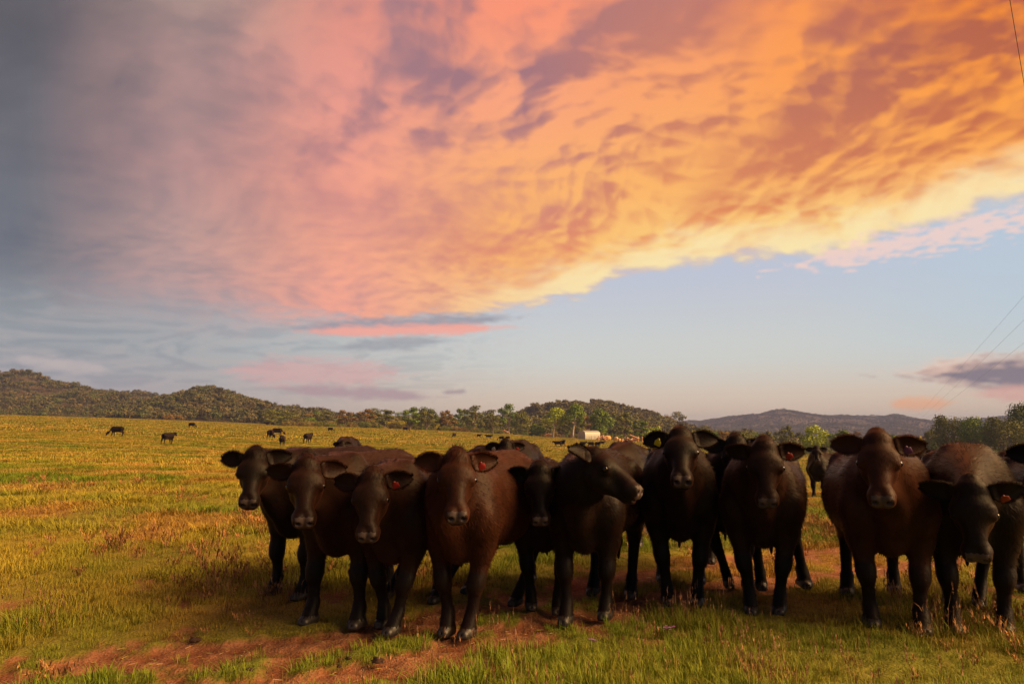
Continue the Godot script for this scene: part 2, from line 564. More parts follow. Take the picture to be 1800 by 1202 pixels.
func build_ground() -> void:
	n_patch = noise(FastNoiseLite.TYPE_SIMPLEX, 0.09, 21, 3)
	n_small = noise(FastNoiseLite.TYPE_SIMPLEX, 1.0, 22, 4)
	n_rows = noise(FastNoiseLite.TYPE_SIMPLEX, 0.02, 23, 2)
	var az := []
	var a := -180.0
	while a < 180.0:
		az.append(deg_to_rad(a))
		a += 0.34 if absf(a + 0.1) < 50.0 else 4.0
	var rad := [0.4, 1.0, 1.8, 2.4]
	while rad[-1] < 3200.0:
		rad.append(rad[-1] * (1.011 if rad[-1] < 12.0 else 1.022 if rad[-1] < 400.0 else 1.10))
	var v := PackedVector3Array()
	var c := PackedColorArray()
	var idx := PackedInt32Array()
	for r in rad:
		for t in az:
			var x: float = sin(t) * r
			var z: float = -cos(t) * r
			var y := height(x, z)
			var col: Color
			if r < 16.0 and absf(t) < 0.95:
				var e := bare(x, z)
				var n := n_small.get_noise_2d(x * 3.0, z * 3.0)
				var n2 := n_small.get_noise_2d(x * 9.0, z * 9.0 + 50.0)
				y += n * 0.018 + n2 * 0.010 - e * 0.035
				var soil := Color(0.22, 0.083, 0.042).lerp(Color(0.32, 0.145, 0.080), clampf(0.5 + n * 1.3, 0.0, 1.0)) * (1.0 + n2 * 0.5)
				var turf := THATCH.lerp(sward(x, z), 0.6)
				col = turf.lerp(soil, clampf(e * 1.6 - 0.15 + n2 * 0.4, 0.0, 1.0))
			else:
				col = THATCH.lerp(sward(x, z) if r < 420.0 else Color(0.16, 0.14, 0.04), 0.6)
			if r > 260.0:
				# beyond the paddock the land is scrub
				col = col.lerp(Color(0.12, 0.09, 0.03), smoothstep(260.0, 420.0, r))
			v.append(Vector3(x, y, z))
			c.append(col)
	var m := az.size()
	for i in rad.size() - 1:
		for k in m:
			var k2 := (k + 1) % m
			idx.append_array([i * m + k, (i + 1) * m + k, (i + 1) * m + k2, i * m + k, (i + 1) * m + k2, i * m + k2])
	var hub := v.size()
	v.append(Vector3.ZERO)
	c.append(Color(0.1, 0.08, 0.02))
	for k in m:
		idx.append_array([hub, k, (k + 1) % m])
	var earth := StandardMaterial3D.new()
	earth.vertex_color_use_as_albedo = true
	earth.roughness = 0.95
	earth.metallic_specular = 0.25
	earth.albedo_texture = noise_texture(noise(FastNoiseLite.TYPE_SIMPLEX, 0.045, 31, 5), 512, [Color(0.70, 0.70, 0.70), Color(1, 1, 1)])
	earth.normal_enabled = true
	earth.normal_texture = noise_texture(noise(FastNoiseLite.TYPE_SIMPLEX, 0.05, 32, 4), 512, [], 6.0)
	earth.uv1_triplanar = true
	earth.uv1_world_triplanar = true
	earth.uv1_scale = Vector3(1.3, 1.3, 1.3)
	var g := obj("ground", mesh_of(v, normals_of(v, idx), c, idx), earth)
	g.set_meta("kind", "structure")


# ---------------------------------------------------------------- grass
func blade(v: PackedVector3Array, n: PackedVector3Array, c: PackedColorArray, at: Vector3, lean: Vector3, tall: float, wide: float, tone: Color) -> void:
	var side := Vector3(-lean.z, 0.0, lean.x).normalized() * wide
	side = side.rotated(Vector3.UP, rng.randf_range(-0.8, 0.8))
	var mid := at + Vector3(0, tall * 0.55, 0) + lean * tall * 0.25
	var tip := at + Vector3(0, tall * 0.95, 0) + lean * tall * 0.8
	var face := (Vector3.UP * 0.7 + side.cross(Vector3.UP).normalized() * 0.6).normalized()
	for q in [at - side, mid - side * 0.8, at + side, at + side, mid - side * 0.8, mid + side * 0.8, mid - side * 0.8, tip, mid + side * 0.8]:
		v.append(q)
		n.append(face)
		c.append(tone)


func tuft(blades: int, spread: float, tall0: float, tall1: float, wide: float, flop: float, brown := 0.2) -> ArrayMesh:
	var v := PackedVector3Array()
	var n := PackedVector3Array()
	var c := PackedColorArray()
	for i in blades:
		var a := rng.randf() * TAU
		var r := sqrt(rng.randf()) * spread
		var at := Vector3(cos(a) * r, -0.01, sin(a) * r)
		var l := Vector3(cos(a + rng.randf_range(-1, 1)), 0, sin(a + rng.randf_range(-1, 1))) * rng.randf_range(0.1, flop)
		var tone := Color.WHITE * rng.randf_range(0.7, 1.15)
		if rng.randf() < brown:
			tone = Color(1.5, 0.95, 0.9) * rng.randf_range(0.7, 1.0)
		blade(v, n, c, at, l, rng.randf_range(tall0, tall1), wide * rng.randf_range(0.7, 1.2), tone)
	return mesh_of(v, n, c, PackedInt32Array())


func seed_stalks(stalks: int) -> ArrayMesh:
	# dry stems with a loose feathery head
	var v := PackedVector3Array()
	var n := PackedVector3Array()
	var c := PackedColorArray()
	for i in stalks:
		var a := rng.randf() * TAU
		var at := Vector3(cos(a), 0, sin(a)) * rng.randf() * 0.07
		var lean := Vector3(cos(a), 0, sin(a)) * rng.randf_range(0.1, 0.5)
		var tall := rng.randf_range(0.16, 0.34)
		blade(v, n, c, at, lean, tall, 0.0011, Color(0.30, 0.19, 0.07))
		var tip := at + Vector3(0, tall * 0.93, 0) + lean * tall * 0.78
		for k in 12:
			var d := Vector3(rng.randf_range(-1, 1), rng.randf_range(-0.2, 1.4), rng.randf_range(-1, 1)).normalized()
			blade(v, n, c, tip - Vector3(0, 0.05, 0) * rng.randf(), d * 0.7, rng.randf_range(0.012, 0.026), 0.0016, Color(0.40, 0.22, 0.14) * rng.randf_range(0.7, 1.2))
	return mesh_of(v, n, c, PackedInt32Array())


func weeds() -> ArrayMesh:
	# a low branching brown weed with small leaves
	var v := PackedVector3Array()
	var n := PackedVector3Array()
	var c := PackedColorArray()
	for i in 9:
		var a := rng.randf() * TAU
		var lean := Vector3(cos(a), 0, sin(a)) * rng.randf_range(0.4, 1.2)
		var tall := rng.randf_range(0.06, 0.16)
		blade(v, n, c, Vector3.ZERO, lean, tall, 0.0014, Color(0.22, 0.11, 0.05))
		for k in 7:
			var t := rng.randf_range(0.3, 1.0)
			var at := Vector3(0, tall * t, 0) + lean * tall * t * 0.7
			var d := Vector3(rng.randf_range(-1, 1), 0.3, rng.randf_range(-1, 1))
			blade(v, n, c, at, d, rng.randf_range(0.015, 0.035), 0.0035, Color(0.34, 0.17, 0.06) * rng.randf_range(0.6, 1.25))
	return mesh_of(v, n, c, PackedInt32Array())


func scatter(called: String, mesh: Mesh, near: float, far: float, per_m2: float, size: Vector2, mode := 0, tint := Color.WHITE) -> void:
	var places := []
	var colors := PackedColorArray()
	var want := int(0.86 * (far * far - near * near) * per_m2)
	for i in want:
		var d := sqrt(lerpf(near * near, far * far, rng.randf()))
		var x := d * rng.randf_range(-0.86, 0.86)
		var z := -d
		if d < 16.0:
			var e := bare(x, z)
			if rng.randf() < e * 1.5 - 0.12:
				continue
		var lush := n_patch.get_noise_2d(x * 5.0 - 30.0, z * 5.0)
		var s := rng.randf_range(size.x, size.y) * (1.0 + lush * 0.7)
		if mode == 1:      # tall green grass grows in the near corner on the right and in clumps on the left
			var here := smoothstep(-0.6, 1.2, x) * smoothstep(-5.9, -4.7, z + n_small.get_noise_2d(x, z) * 0.8)
			here = maxf(here, smoothstep(0.12, 0.45, lush) * smoothstep(-6.5, -4.5, z))
			if rng.randf() > here:
				continue
		elif mode == 3:    # last year's brown weeds, in patches
			var here := smoothstep(0.10, 0.42, n_patch.get_noise_2d(x * 3.3 - 20.0, z * 3.3 + 44.0))
			if rng.randf() > here:
				continue
		elif mode == 2:    # seeding grass
			var here := smoothstep(0.05, 0.4, n_patch.get_noise_2d(x * 6.0 + 70.0, z * 6.0)) * 0.7
			here = maxf(here, exp(-(pow((x - 1.3) / 0.75, 2.0) + pow((z + 5.1) / 0.5, 2.0))))
			if rng.randf() > here:
				continue
		var b := Basis(Vector3.UP, rng.randf() * TAU).scaled(Vector3(s, s * rng.randf_range(0.75, 1.25), s))
		places.append(Transform3D(b, Vector3(x, height(x, z) - 0.008, z)))
		if mode >= 2:
			colors.append(Color.WHITE * rng.randf_range(0.7, 1.3))
		else:
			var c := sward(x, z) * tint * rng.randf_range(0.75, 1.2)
			if mode == 1:
				c = c.lerp(Color(0.18, 0.26, 0.022), 0.7)
			colors.append(c)
	copies(called, mesh, mats.bark if mode == 3 else mats.grass, places, colors)


func build_grass() -> void:
	scatter("short_grass", tuft(26, 0.06, 0.02, 0.085, 0.0019, 1.5), 2.6, 9.0, 260.0, Vector2(0.55, 1.15))
	scatter("tall_grass", tuft(18, 0.06, 0.06, 0.17, 0.0020, 1.3, 0.15), 2.6, 7.5, 110.0, Vector2(0.4, 0.85), 1)
	scatter("seeding_grass", seed_stalks(6), 2.8, 11.0, 40.0, Vector2(0.45, 0.9), 2)
	scatter("dry_weed", weeds(), 4.0, 16.0, 14.0, Vector2(0.6, 1.3), 3)
	scatter("paddock_grass", tuft(28, 0.13, 0.03, 0.11, 0.0032, 1.7), 9.0, 26.0, 52.0, Vector2(0.7, 1.4))
	scatter("paddock_grass", tuft(26, 0.34, 0.04, 0.12, 0.009, 1.6), 26.0, 85.0, 6.0, Vector2(0.8, 1.5))
	scatter("paddock_grass", tuft(24, 0.9, 0.06, 0.16, 0.028, 0.9), 85.0, 260.0, 0.55, Vector2(0.8, 1.5))


# ---------------------------------------------------------------- trees
func leaf_cloud(v: PackedVector3Array, n: PackedVector3Array, c: PackedColorArray, mid: Vector3, size: Vector3, faces: int, leaf: float, tone: Color) -> void:
	for i in faces:
		var d := Vector3(rng.randfn(), rng.randfn(), rng.randfn()).normalized()
		var at := mid + d * size * pow(rng.randf(), 0.42)
		var nn := (d + Vector3(rng.randf_range(-.7, .7), rng.randf_range(-.5, .9), rng.randf_range(-.7, .7))).normalized()
		var a := nn.cross(Vector3(rng.randf() - 0.5, rng.randf() - 0.5, rng.randf() - 0.5)).normalized() * leaf * rng.randf_range(0.6, 1.3)
		var b := nn.cross(a) * rng.randf_range(0.45, 0.9)
		var col := tone * rng.randf_range(0.65, 1.3)
		for q in [at - a, at + b, at + a, at - a, at + a, at - b]:
			v.append(q)
			n.append(nn)
			c.append(col)


func grow_tree(tall: float, wide: float, clear: float, clumps: int, faces: int, leaf: float, pale: Color, lean: float, seed_: int) -> Array:
	# [wood, leaves]: a tapered trunk that forks into limbs, each carrying clumps of leaves
	rng.seed = seed_
	var st := SurfaceTool.new()
	st.begin(Mesh.PRIMITIVE_TRIANGLES)
	var v := PackedVector3Array()
	var n := PackedVector3Array()
	var c := PackedColorArray()
	var r0 := tall * 0.026
	var fork := Vector3(lean * tall * clear, tall * clear, rng.randf_range(-.03, .03) * tall)
	if clear > 0.02:
		tube(st, [Vector3(0, -0.3, 0), Vector3(lean * tall * clear * 0.3, tall * clear * 0.5, 0), fork], [r0 * 1.3, r0, r0 * 0.8], 7, pale)
	for i in clumps:
		var a := TAU * (i + rng.randf() * 0.7) / clumps * 2.4
		var up := lerpf(0.12, 0.90, (i + 0.5) / clumps)
		var ring := sin(PI * lerpf(0.22, 0.93, up)) * rng.randf_range(0.45, 0.9)
		var at := fork + Vector3(cos(a) * wide * 0.5 * ring, (tall * (1.0 - clear)) * up * 0.92, sin(a) * wide * 0.5 * ring)
		at.x += lean * tall * 0.3 * up
		if clear > 0.02:
			var mid := fork.lerp(at, 0.5) + Vector3(rng.randf_range(-.05, .05), -0.04, rng.randf_range(-.05, .05)) * tall
			tube(st, [fork, mid, at], [r0 * 0.6, r0 * 0.36, r0 * 0.12], 5, pale)
		var s := wide * rng.randf_range(0.17, 0.27)
		leaf_cloud(v, n, c, at, Vector3(s, s * rng.randf_range(0.6, 0.85), s), faces / clumps, leaf, Color.WHITE * rng.randf_range(0.8, 1.2))
	st.generate_normals()
	return [st.commit(), mesh_of(v, n, c, PackedInt32Array())]


var tree_kinds := []
var leaf_mats := {}


func prepare_trees() -> void:
	var grey := Color(0.17, 0.13, 0.10)
	var white := Color(0.55, 0.42, 0.32)
	# 0 upright gum, 1 broad dense tree, 2 pale trunked gum, 3 shrub, 4 tall open gum, 5 another upright gum, 6 spreading paddock tree, 7 low bush
	tree_kinds = [
		grow_tree(12.0, 8.0, 0.14, 11, 1500, 0.34, grey, 0.02, 201),
		grow_tree(11.0, 11.0, 0.10, 14, 2200, 0.36, grey, -0.02, 202),
		grow_tree(12.5, 9.0, 0.42, 10, 1500, 0.34, white, 0.14, 203),
		grow_tree(5.0, 6.0, 0.0, 8, 900, 0.26, grey, 0.0, 204),
		grow_tree(14.0, 8.0, 0.22, 9, 1200, 0.34, grey, -0.03, 205),
		grow_tree(12.0, 7.0, 0.12, 12, 1500, 0.33, grey, -0.04, 206),
		grow_tree(12.0, 13.0, 0.28, 17, 4200, 0.26, grey, 0.04, 207),
		grow_tree(3.0, 6.5, 0.0, 9, 800, 0.2, grey, 0.0, 208),
	]
	for k in [["olive", Color(0.147, 0.160, 0.031)], ["green", Color(0.140, 0.210, 0.024)], ["bright", Color(0.336, 0.420, 0.026)], ["reddish", Color(0.210, 0.133, 0.038)], ["dark", Color(0.081, 0.109, 0.022)], ["yellow", Color(0.420, 0.377, 0.036)], ["grey", Color(0.154, 0.157, 0.058)]]:
		var m: StandardMaterial3D = mats.leaf.duplicate()
		m.albedo_color = k[1].linear_to_srgb()
		leaf_mats[k[0]] = m


func plant(kind: int, tone: String, at: Vector3, tall: float, wide: float, label: String, group := "") -> void:
	var proto: Array = tree_kinds[kind]
	var shrub: bool = kind in [3, 7]
	var o := thing("shrub" if shrub else "gum_tree", label, "shrub" if shrub else "tree", at, rng.randf() * TAU if kind != 2 else 0.0, group)
	var box: AABB = proto[1].get_aabb()
	var k := tall / (box.position.y + box.size.y)
	var w := k if wide <= 0.0 else wide / box.size.x
	o.scale = Vector3(w, k, w)
	if not shrub:
		obj("trunk", proto[0], mats.bark, o)
		obj("crown", proto[1], leaf_mats[tone], o)
	else:
		obj("foliage", proto[1], leaf_mats[tone], o)


func plant_px(kind: int, tone: String, px: float, base: float, top: float, wide_px: float, label: String, group := "", deeper := 0.0) -> void:
	var g := ground_at(px, base)
	if deeper:
		var d := ray(px, base)
		d = Vector3(d.x, 0, d.z) / -d.z
		g += d * deeper
		g.y = height(g.x, g.z)
	var tall := at_depth(px, top, -g.z).y - g.y
	plant(kind, tone, g, tall, wide_px * -g.z / FOCAL, label, group)


const ORDER := ["first", "second", "third", "fourth", "fifth", "sixth", "seventh", "eighth", "ninth", "tenth", "eleventh", "twelfth", "thirteenth", "fourteenth", "fifteenth", "sixteenth"]


func build_trees() -> void:
	prepare_trees()
	var T := [
		# kind, tone, across, base, top, wide, words
		[3, "bright", 26, 728, 702, 62, "bright green bush at the left end of the far field edge"],
		[3, "reddish", 72, 729, 707, 40, "reddish brown bush beside the bright green bush far left"],
		[7, "green", 116, 730, 719, 34, "low green bush left of the wooded hills' foot"],
		[3, "reddish", 158, 732, 714, 44, "rusty bush at the foot of the left hill"],
		[7, "olive", 208, 733, 717, 46, "low olive bush above the large grazing cow"],
		[7, "yellow", 266, 735, 726, 26, "small yellowish bush above the cow seen from behind"],
		[7, "reddish", 300, 738, 727, 40, "low reddish scrub under the round hill"],
		[3, "olive", 372, 740, 718, 50, "olive shrub at the foot of the round hill"],
		[3, "grey", 430, 742, 720, 46, "greyish shrub right of the round hill's foot"],
		[3, "bright", 498, 747, 728, 26, "rounded pale green tree above the pair of far cows"],
		[3, "green", 545, 748, 731, 30, "rounded mid green tree right of the pale green one"],
		[5, "grey", 568, 748, 722, 34, "grey green tree where the hill runs out into the tree line"],
		[0, "reddish", 606, 749, 720, 40, "reddish tree left of the dense reddish pair"],
		[0, "reddish", 640, 750, 718, 44, "dense reddish tree in the middle of the left tree line"],
		[5, "olive", 676, 751, 719, 40, "olive tree between reddish tree and yellow scrub"],
		[7, "yellow", 702, 753, 736, 50, "yellowish brown scrub left of the big dark green tree"],
		[1, "dark", 750, 755, 714, 50, "big dark green round tree, darkest of the left tree line"],
		[3, "yellow", 767, 756, 742, 16, "small pale dead looking bush beside the dark round tree"],
		[0, "reddish", 786, 757, 720, 36, "brownish tree right of the big dark round tree"],
		[4, "olive", 832, 759, 712, 36, "tall narrow gum with forked top above the log pile's left end"],
		[0, "olive", 866, 762, 724, 38, "olive tree standing behind the middle of the log pile"],
		[4, "green", 894, 762, 709, 34, "tall gum with twin crowns behind the log pile's right end"],
		[1, "olive", 917, 764, 722, 38, "rounded gum right of the twin crowned gum"],
		[3, "green", 944, 767, 744, 30, "low round green tree left of the leaning pale trunk"],
		[2, "bright", 972, 769, 715, 46, "bright yellow green gum on a leaning pale trunk"],
		[2, "green", 1007, 770, 708, 42, "tall green gum on a pale trunk left of the shed"],
		[1, "green", 1055, 771, 715, 46, "broad bright topped gum standing behind the shed"],
		[0, "olive", 1098, 774, 722, 36, "dark olive gum right of the hay bales"],
		[5, "green", 1128, 776, 738, 30, "green gum behind the tallest cow's left ear"],
		[3, "bright", 1150, 777, 748, 36, "yellow green bush above the tallest cow's left ear"],
		[3, "bright", 1092, 774, 763, 12, "small bright bush among the hay bales"],
		[5, "olive", 1230, 792, 752, 44, "olive tree right of the tallest cow's head"],
		[0, "reddish", 1272, 794, 757, 40, "brownish tree above the tallest cow's right ear"],
		[1, "olive", 1306, 796, 756, 50, "broad olive tree above the half hidden cow"],
		[0, "grey", 1352, 798, 757, 40, "greyish tree above the cow with the bright red tag"],
		[0, "olive", 1388, 798, 747, 36, "taller olive tree in the gap left of the purple tagged cow"],
		[1, "bright", 1436, 800, 745, 60, "yellow green tree, tallest in the gap above the cow standing back"],
		[5, "green", 1478, 801, 754, 40, "green tree beside the yellow green one"],
		[3, "green", 1585, 806, 764, 44, "yellow lit bush above the broad cow's right ear"],
		[3, "yellow", 1612, 806, 766, 34, "small yellow tree left of the dark right hand grove"],
		[6, "olive", 1672, 806, 727, 66, "spreading olive tree with open limbs, first of the right hand grove"],
		[6, "green", 1722, 807, 729, 70, "broad green tree in the middle of the right hand grove"],
		[6, "olive", 1768, 808, 730, 74, "wide olive tree right of the broad green one near the right edge"],
		[6, "dark", 1806, 808, 704, 60, "tallest dark tree cut by the right edge"],
		[3, "bright", 1700, 806, 780, 22, "bright bush glowing between the grove's trunks"],
		[7, "green", 1655, 806, 784, 40, "low scrub under the first grove tree"],
		[7, "dark", 1745, 808, 784, 60, "dark scrub under the right hand grove"],
	]
	for t in T:
		rng.seed = int(t[2]) * 31 + 5
		plant_px(t[0], t[1], t[2], t[3], t[4], t[5], t[6], "trees along the far edge of the paddock")
	# knee to head high undergrowth along the foot of the tree line
	rng.seed = 91
	var places := []
	var colors := PackedColorArray()
	var foot := [[480, 748], [750, 756], [866, 762], [972, 769], [1128, 776], [1306, 796], [1436, 800], [1672, 806], [1830, 808]]
	for i in 420:
		var px := rng.randf_range(480, 1830)
		var base := 0.0
		for j in foot.size() - 1:
			if px <= foot[j + 1][0]:
				base = lerpf(foot[j][1], foot[j + 1][1], (px - foot[j][0]) / float(foot[j + 1][0] - foot[j][0]))
				break
		var g := ground_at(px, base)
		var out := Vector3(g.x, 0, g.z).normalized() * rng.randf_range(9.0, 28.0)
		g += out
		g.y = height(g.x, g.z)
		var k := rng.randf_range(0.25, 0.8)
		places.append(Transform3D(Basis(Vector3.UP, rng.randf() * TAU).scaled(Vector3(k, k * rng.randf_range(0.7, 1.3), k)), g))
		colors.append([Color(0.14, 0.15, 0.03), Color(0.20, 0.13, 0.05), Color(0.12, 0.17, 0.03), Color(0.24, 0.20, 0.06), Color(0.10, 0.11, 0.03)][rng.randi() % 5])
	copies("undergrowth", tree_kinds[7][1], mats.leaf, places, colors)
	# a second, looser row behind them
	var zones := [[470, 720, 749, 722, "treetop showing behind the left tree line"], [720, 960, 758, 718, "treetop showing behind the gums at the log pile"], [960, 1200, 770, 728, "treetop showing behind the gums at the shed"], [1200, 1640, 794, 762, "treetop showing behind the trees above the mob's right half"], [1640, 1860, 806, 756, "treetop showing behind the right hand grove"]]
	var far_count := {}
	for z in zones:
		var x: float = z[0]
		rng.seed = int(x)
		var far_row := RandomNumberGenerator.new()
		far_row.seed = int(x) + 3
		while x < z[1]:
			var tone: String = ["olive", "grey", "reddish", "olive", "green"][far_row.randi() % 5]
			var key: String = tone + z[4]
			far_count[key] = far_count.get(key, 0) + 1
			plant_px([0, 5, 4, 1, 0][far_row.randi() % 5], tone, x, z[2], z[3] + far_row.randf_range(-6, 14), far_row.randf_range(26, 42), "%s %s %s, counted from the left" % [ORDER[far_count[key] - 1], {"grey": "greyish"}.get(tone, tone), z[4]], "%s treetops behind the first row of trees" % tone, far_row.randf_range(12, 60))
			x += far_row.randf_range(11, 19)


# ---------------------------------------------------------------- hills
var forest_meshes := []


func ridge(pts: Array, px: float) -> float:
	for i in pts.size() - 1:
		if px <= pts[i + 1][0]:
			var t: float = clampf((px - pts[i][0]) / (pts[i + 1][0] - pts[i][0]), 0.0, 1.0)
			# through the points without corners
			var p0: float = pts[maxi(i - 1, 0)][1]
			var p3: float = pts[mini(i + 2, pts.size() - 1)][1]
			return cubic_interpolate(pts[i][1], pts[i + 1][1], p0, p3, t)
	return pts[-1][1]


func hill(label: String, pts: Array, near: float, far: float, trees: int, tall: float, tones: Array, seed_: int, soil := Color(0.085, 0.062, 0.028)) -> void:
	rng.seed = seed_
	var gully := noise(FastNoiseLite.TYPE_SIMPLEX, 3.2 / (far - near), seed_, 3)
	var rows := 22
	var cols := 90
	var x0: float = pts[0][0]
	var x1: float = pts[-1][0]
	var spot := func(s: float, t: float) -> Vector3:
		# s along the ridge, t 0 at the foot, 1 on the ridge, then down behind
		var px := lerpf(x0, x1, s)
		var depth := lerpf(near, far, t)
		var top := at_depth(px, ridge(pts, px), far) - Vector3(0, tall * 1.55, 0)
		var side := top.x / far
		var base := height(side * depth, -depth) - 2.0
		var up := sin(minf(t, 1.0) * PI * 0.5) if t <= 1.0 else cos((t - 1.0) * PI * 0.8)
		var lift := maxf(top.y - base, 0.0) * pow(maxf(up, 0.0), 1.15)
		var g := gully.get_noise_2d(side * depth, depth) * (far - near) * 0.022 * sin(minf(t, 1.0) * PI)
		return Vector3(side * depth, base + maxf(lift + g, 0.0), -depth)
	var v := PackedVector3Array()
	var idx := PackedInt32Array()
	var c := PackedColorArray()
	for j in rows + 1:
		for i in cols + 1:
			v.append(spot.call(float(i) / cols, 1.5 * j / rows))
			c.append(soil * (0.9 + 0.3 * gully.get_noise_2d(i * 3.0, j * 9.0)))
	for j in rows:
		for i in cols:
			var a := j * (cols + 1) + i
			idx.append_array([a, a + cols + 1, a + cols + 2, a, a + cols + 2, a + 1])
	var o := obj("hill", mesh_of(v, normals_of(v, idx), c, idx), mats.plain)
	o.set_meta("kind", "structure")
	o.set_meta("label", label)
	for f in forest_meshes.size():
		var places := []
		var colors := PackedColorArray()
		for i in trees / forest_meshes.size():
			var t := pow(rng.randf(), 0.8) * 1.08
			var at: Vector3 = spot.call(rng.randf(), t)
			var s := tall / 7.0 * rng.randf_range(0.6, 1.15)
			places.append(Transform3D(Basis(Vector3.UP, rng.randf() * TAU).scaled(Vector3(s, s * rng.randf_range(0.8, 1.1), s)), at))
			colors.append(tones[rng.randi() % tones.size()] * rng.randf_range(0.7, 1.3))
		copies("hill_forest", forest_meshes[f], mats.leaf, places, colors)


func build_hills() -> void:
	for k in 3:
		rng.seed = 300 + k
		var v := PackedVector3Array()
		var n := PackedVector3Array()
		var c := PackedColorArray()
		var m: int = [5, 4, 6][k]
		for i in m:
			var a := TAU * i / m + rng.randf()
			leaf_cloud(v, n, c, Vector3(cos(a) * 1.5, rng.randf_range(3.6, 6.0), sin(a) * 1.5), Vector3(1.5, 1.1, 1.5), 34, 0.46, Color.WHITE * rng.randf_range(0.8, 1.15))
		var st := SurfaceTool.new()
		st.begin(Mesh.PRIMITIVE_TRIANGLES)
		tube(st, [Vector3(0, -.5, 0), Vector3(.1, 2.2, 0), Vector3(.2, 4.8, .1)], [.2, .15, .06], 4, Color(3.0, 2.6, 2.4))
		st.generate_normals()
		var wood := st.commit().surface_get_arrays(0)
		v.append_array(wood[Mesh.ARRAY_VERTEX])
		n.append_array(wood[Mesh.ARRAY_NORMAL])
		c.append_array(wood[Mesh.ARRAY_COLOR])
		forest_meshes.append(mesh_of(v, n, c, PackedInt32Array()))
	var brown := [Color(0.114, 0.109, 0.037), Color(0.133, 0.112, 0.046), Color(0.087, 0.096, 0.031), Color(0.160, 0.136, 0.057), Color(0.100, 0.125, 0.034)]
	var olive := [Color(0.132, 0.120, 0.039), Color(0.155, 0.128, 0.051), Color(0.109, 0.112, 0.033), Color(0.171, 0.160, 0.045)]
	hill("wooded hill behind on the far left", [[-160, 672], [-60, 660], [0, 655], [40, 655], [80, 668], [115, 676], [160, 683], [220, 688], [270, 693], [330, 702], [420, 722], [480, 735]], 420.0, 900.0, 7000, 7.0, brown, 41)
	hill("round wooded hill on the left", [[170, 738], [225, 714], [270, 696], [305, 688], [345, 681], [375, 680], [410, 687], [450, 700], [500, 712], [545, 721], [600, 730], [680, 740], [760, 748]], 360.0, 640.0, 5600, 7.0, brown, 42)
	hill("low wooded rise behind the middle tree line", [[540, 742], [620, 728], [700, 726], [780, 728], [860, 726], [920, 727], [980, 735], [1040, 745]], 350.0, 480.0, 1600, 7.0, olive, 43)
	hill("wooded hill behind the shed", [[850, 742], [900, 724], [940, 711], [985, 709], [1050, 703], [1090, 708], [1130, 720], [1180, 735], [1225, 744], [1270, 754], [1330, 765]], 340.0, 700.0, 5600, 7.0, olive, 44)
	hill("low wooded ground before the blue range", [[1150, 752], [1230, 750], [1330, 757], [1440, 760], [1550, 762], [1680, 764], [1850, 764]], 270.0, 420.0, 1500, 7.0, olive, 46)
	hill("blue wooded range far off on the right", [[1130, 756], [1180, 746], [1230, 738], [1290, 730], [1340, 727], [1390, 722], [1440, 728], [1500, 733], [1545, 732], [1572, 727], [1605, 735], [1650, 740], [1710, 738], [1760, 732], [1850, 728], [1950, 735]], 1500.0, 2600.0, 34000, 8.0, olive, 45)


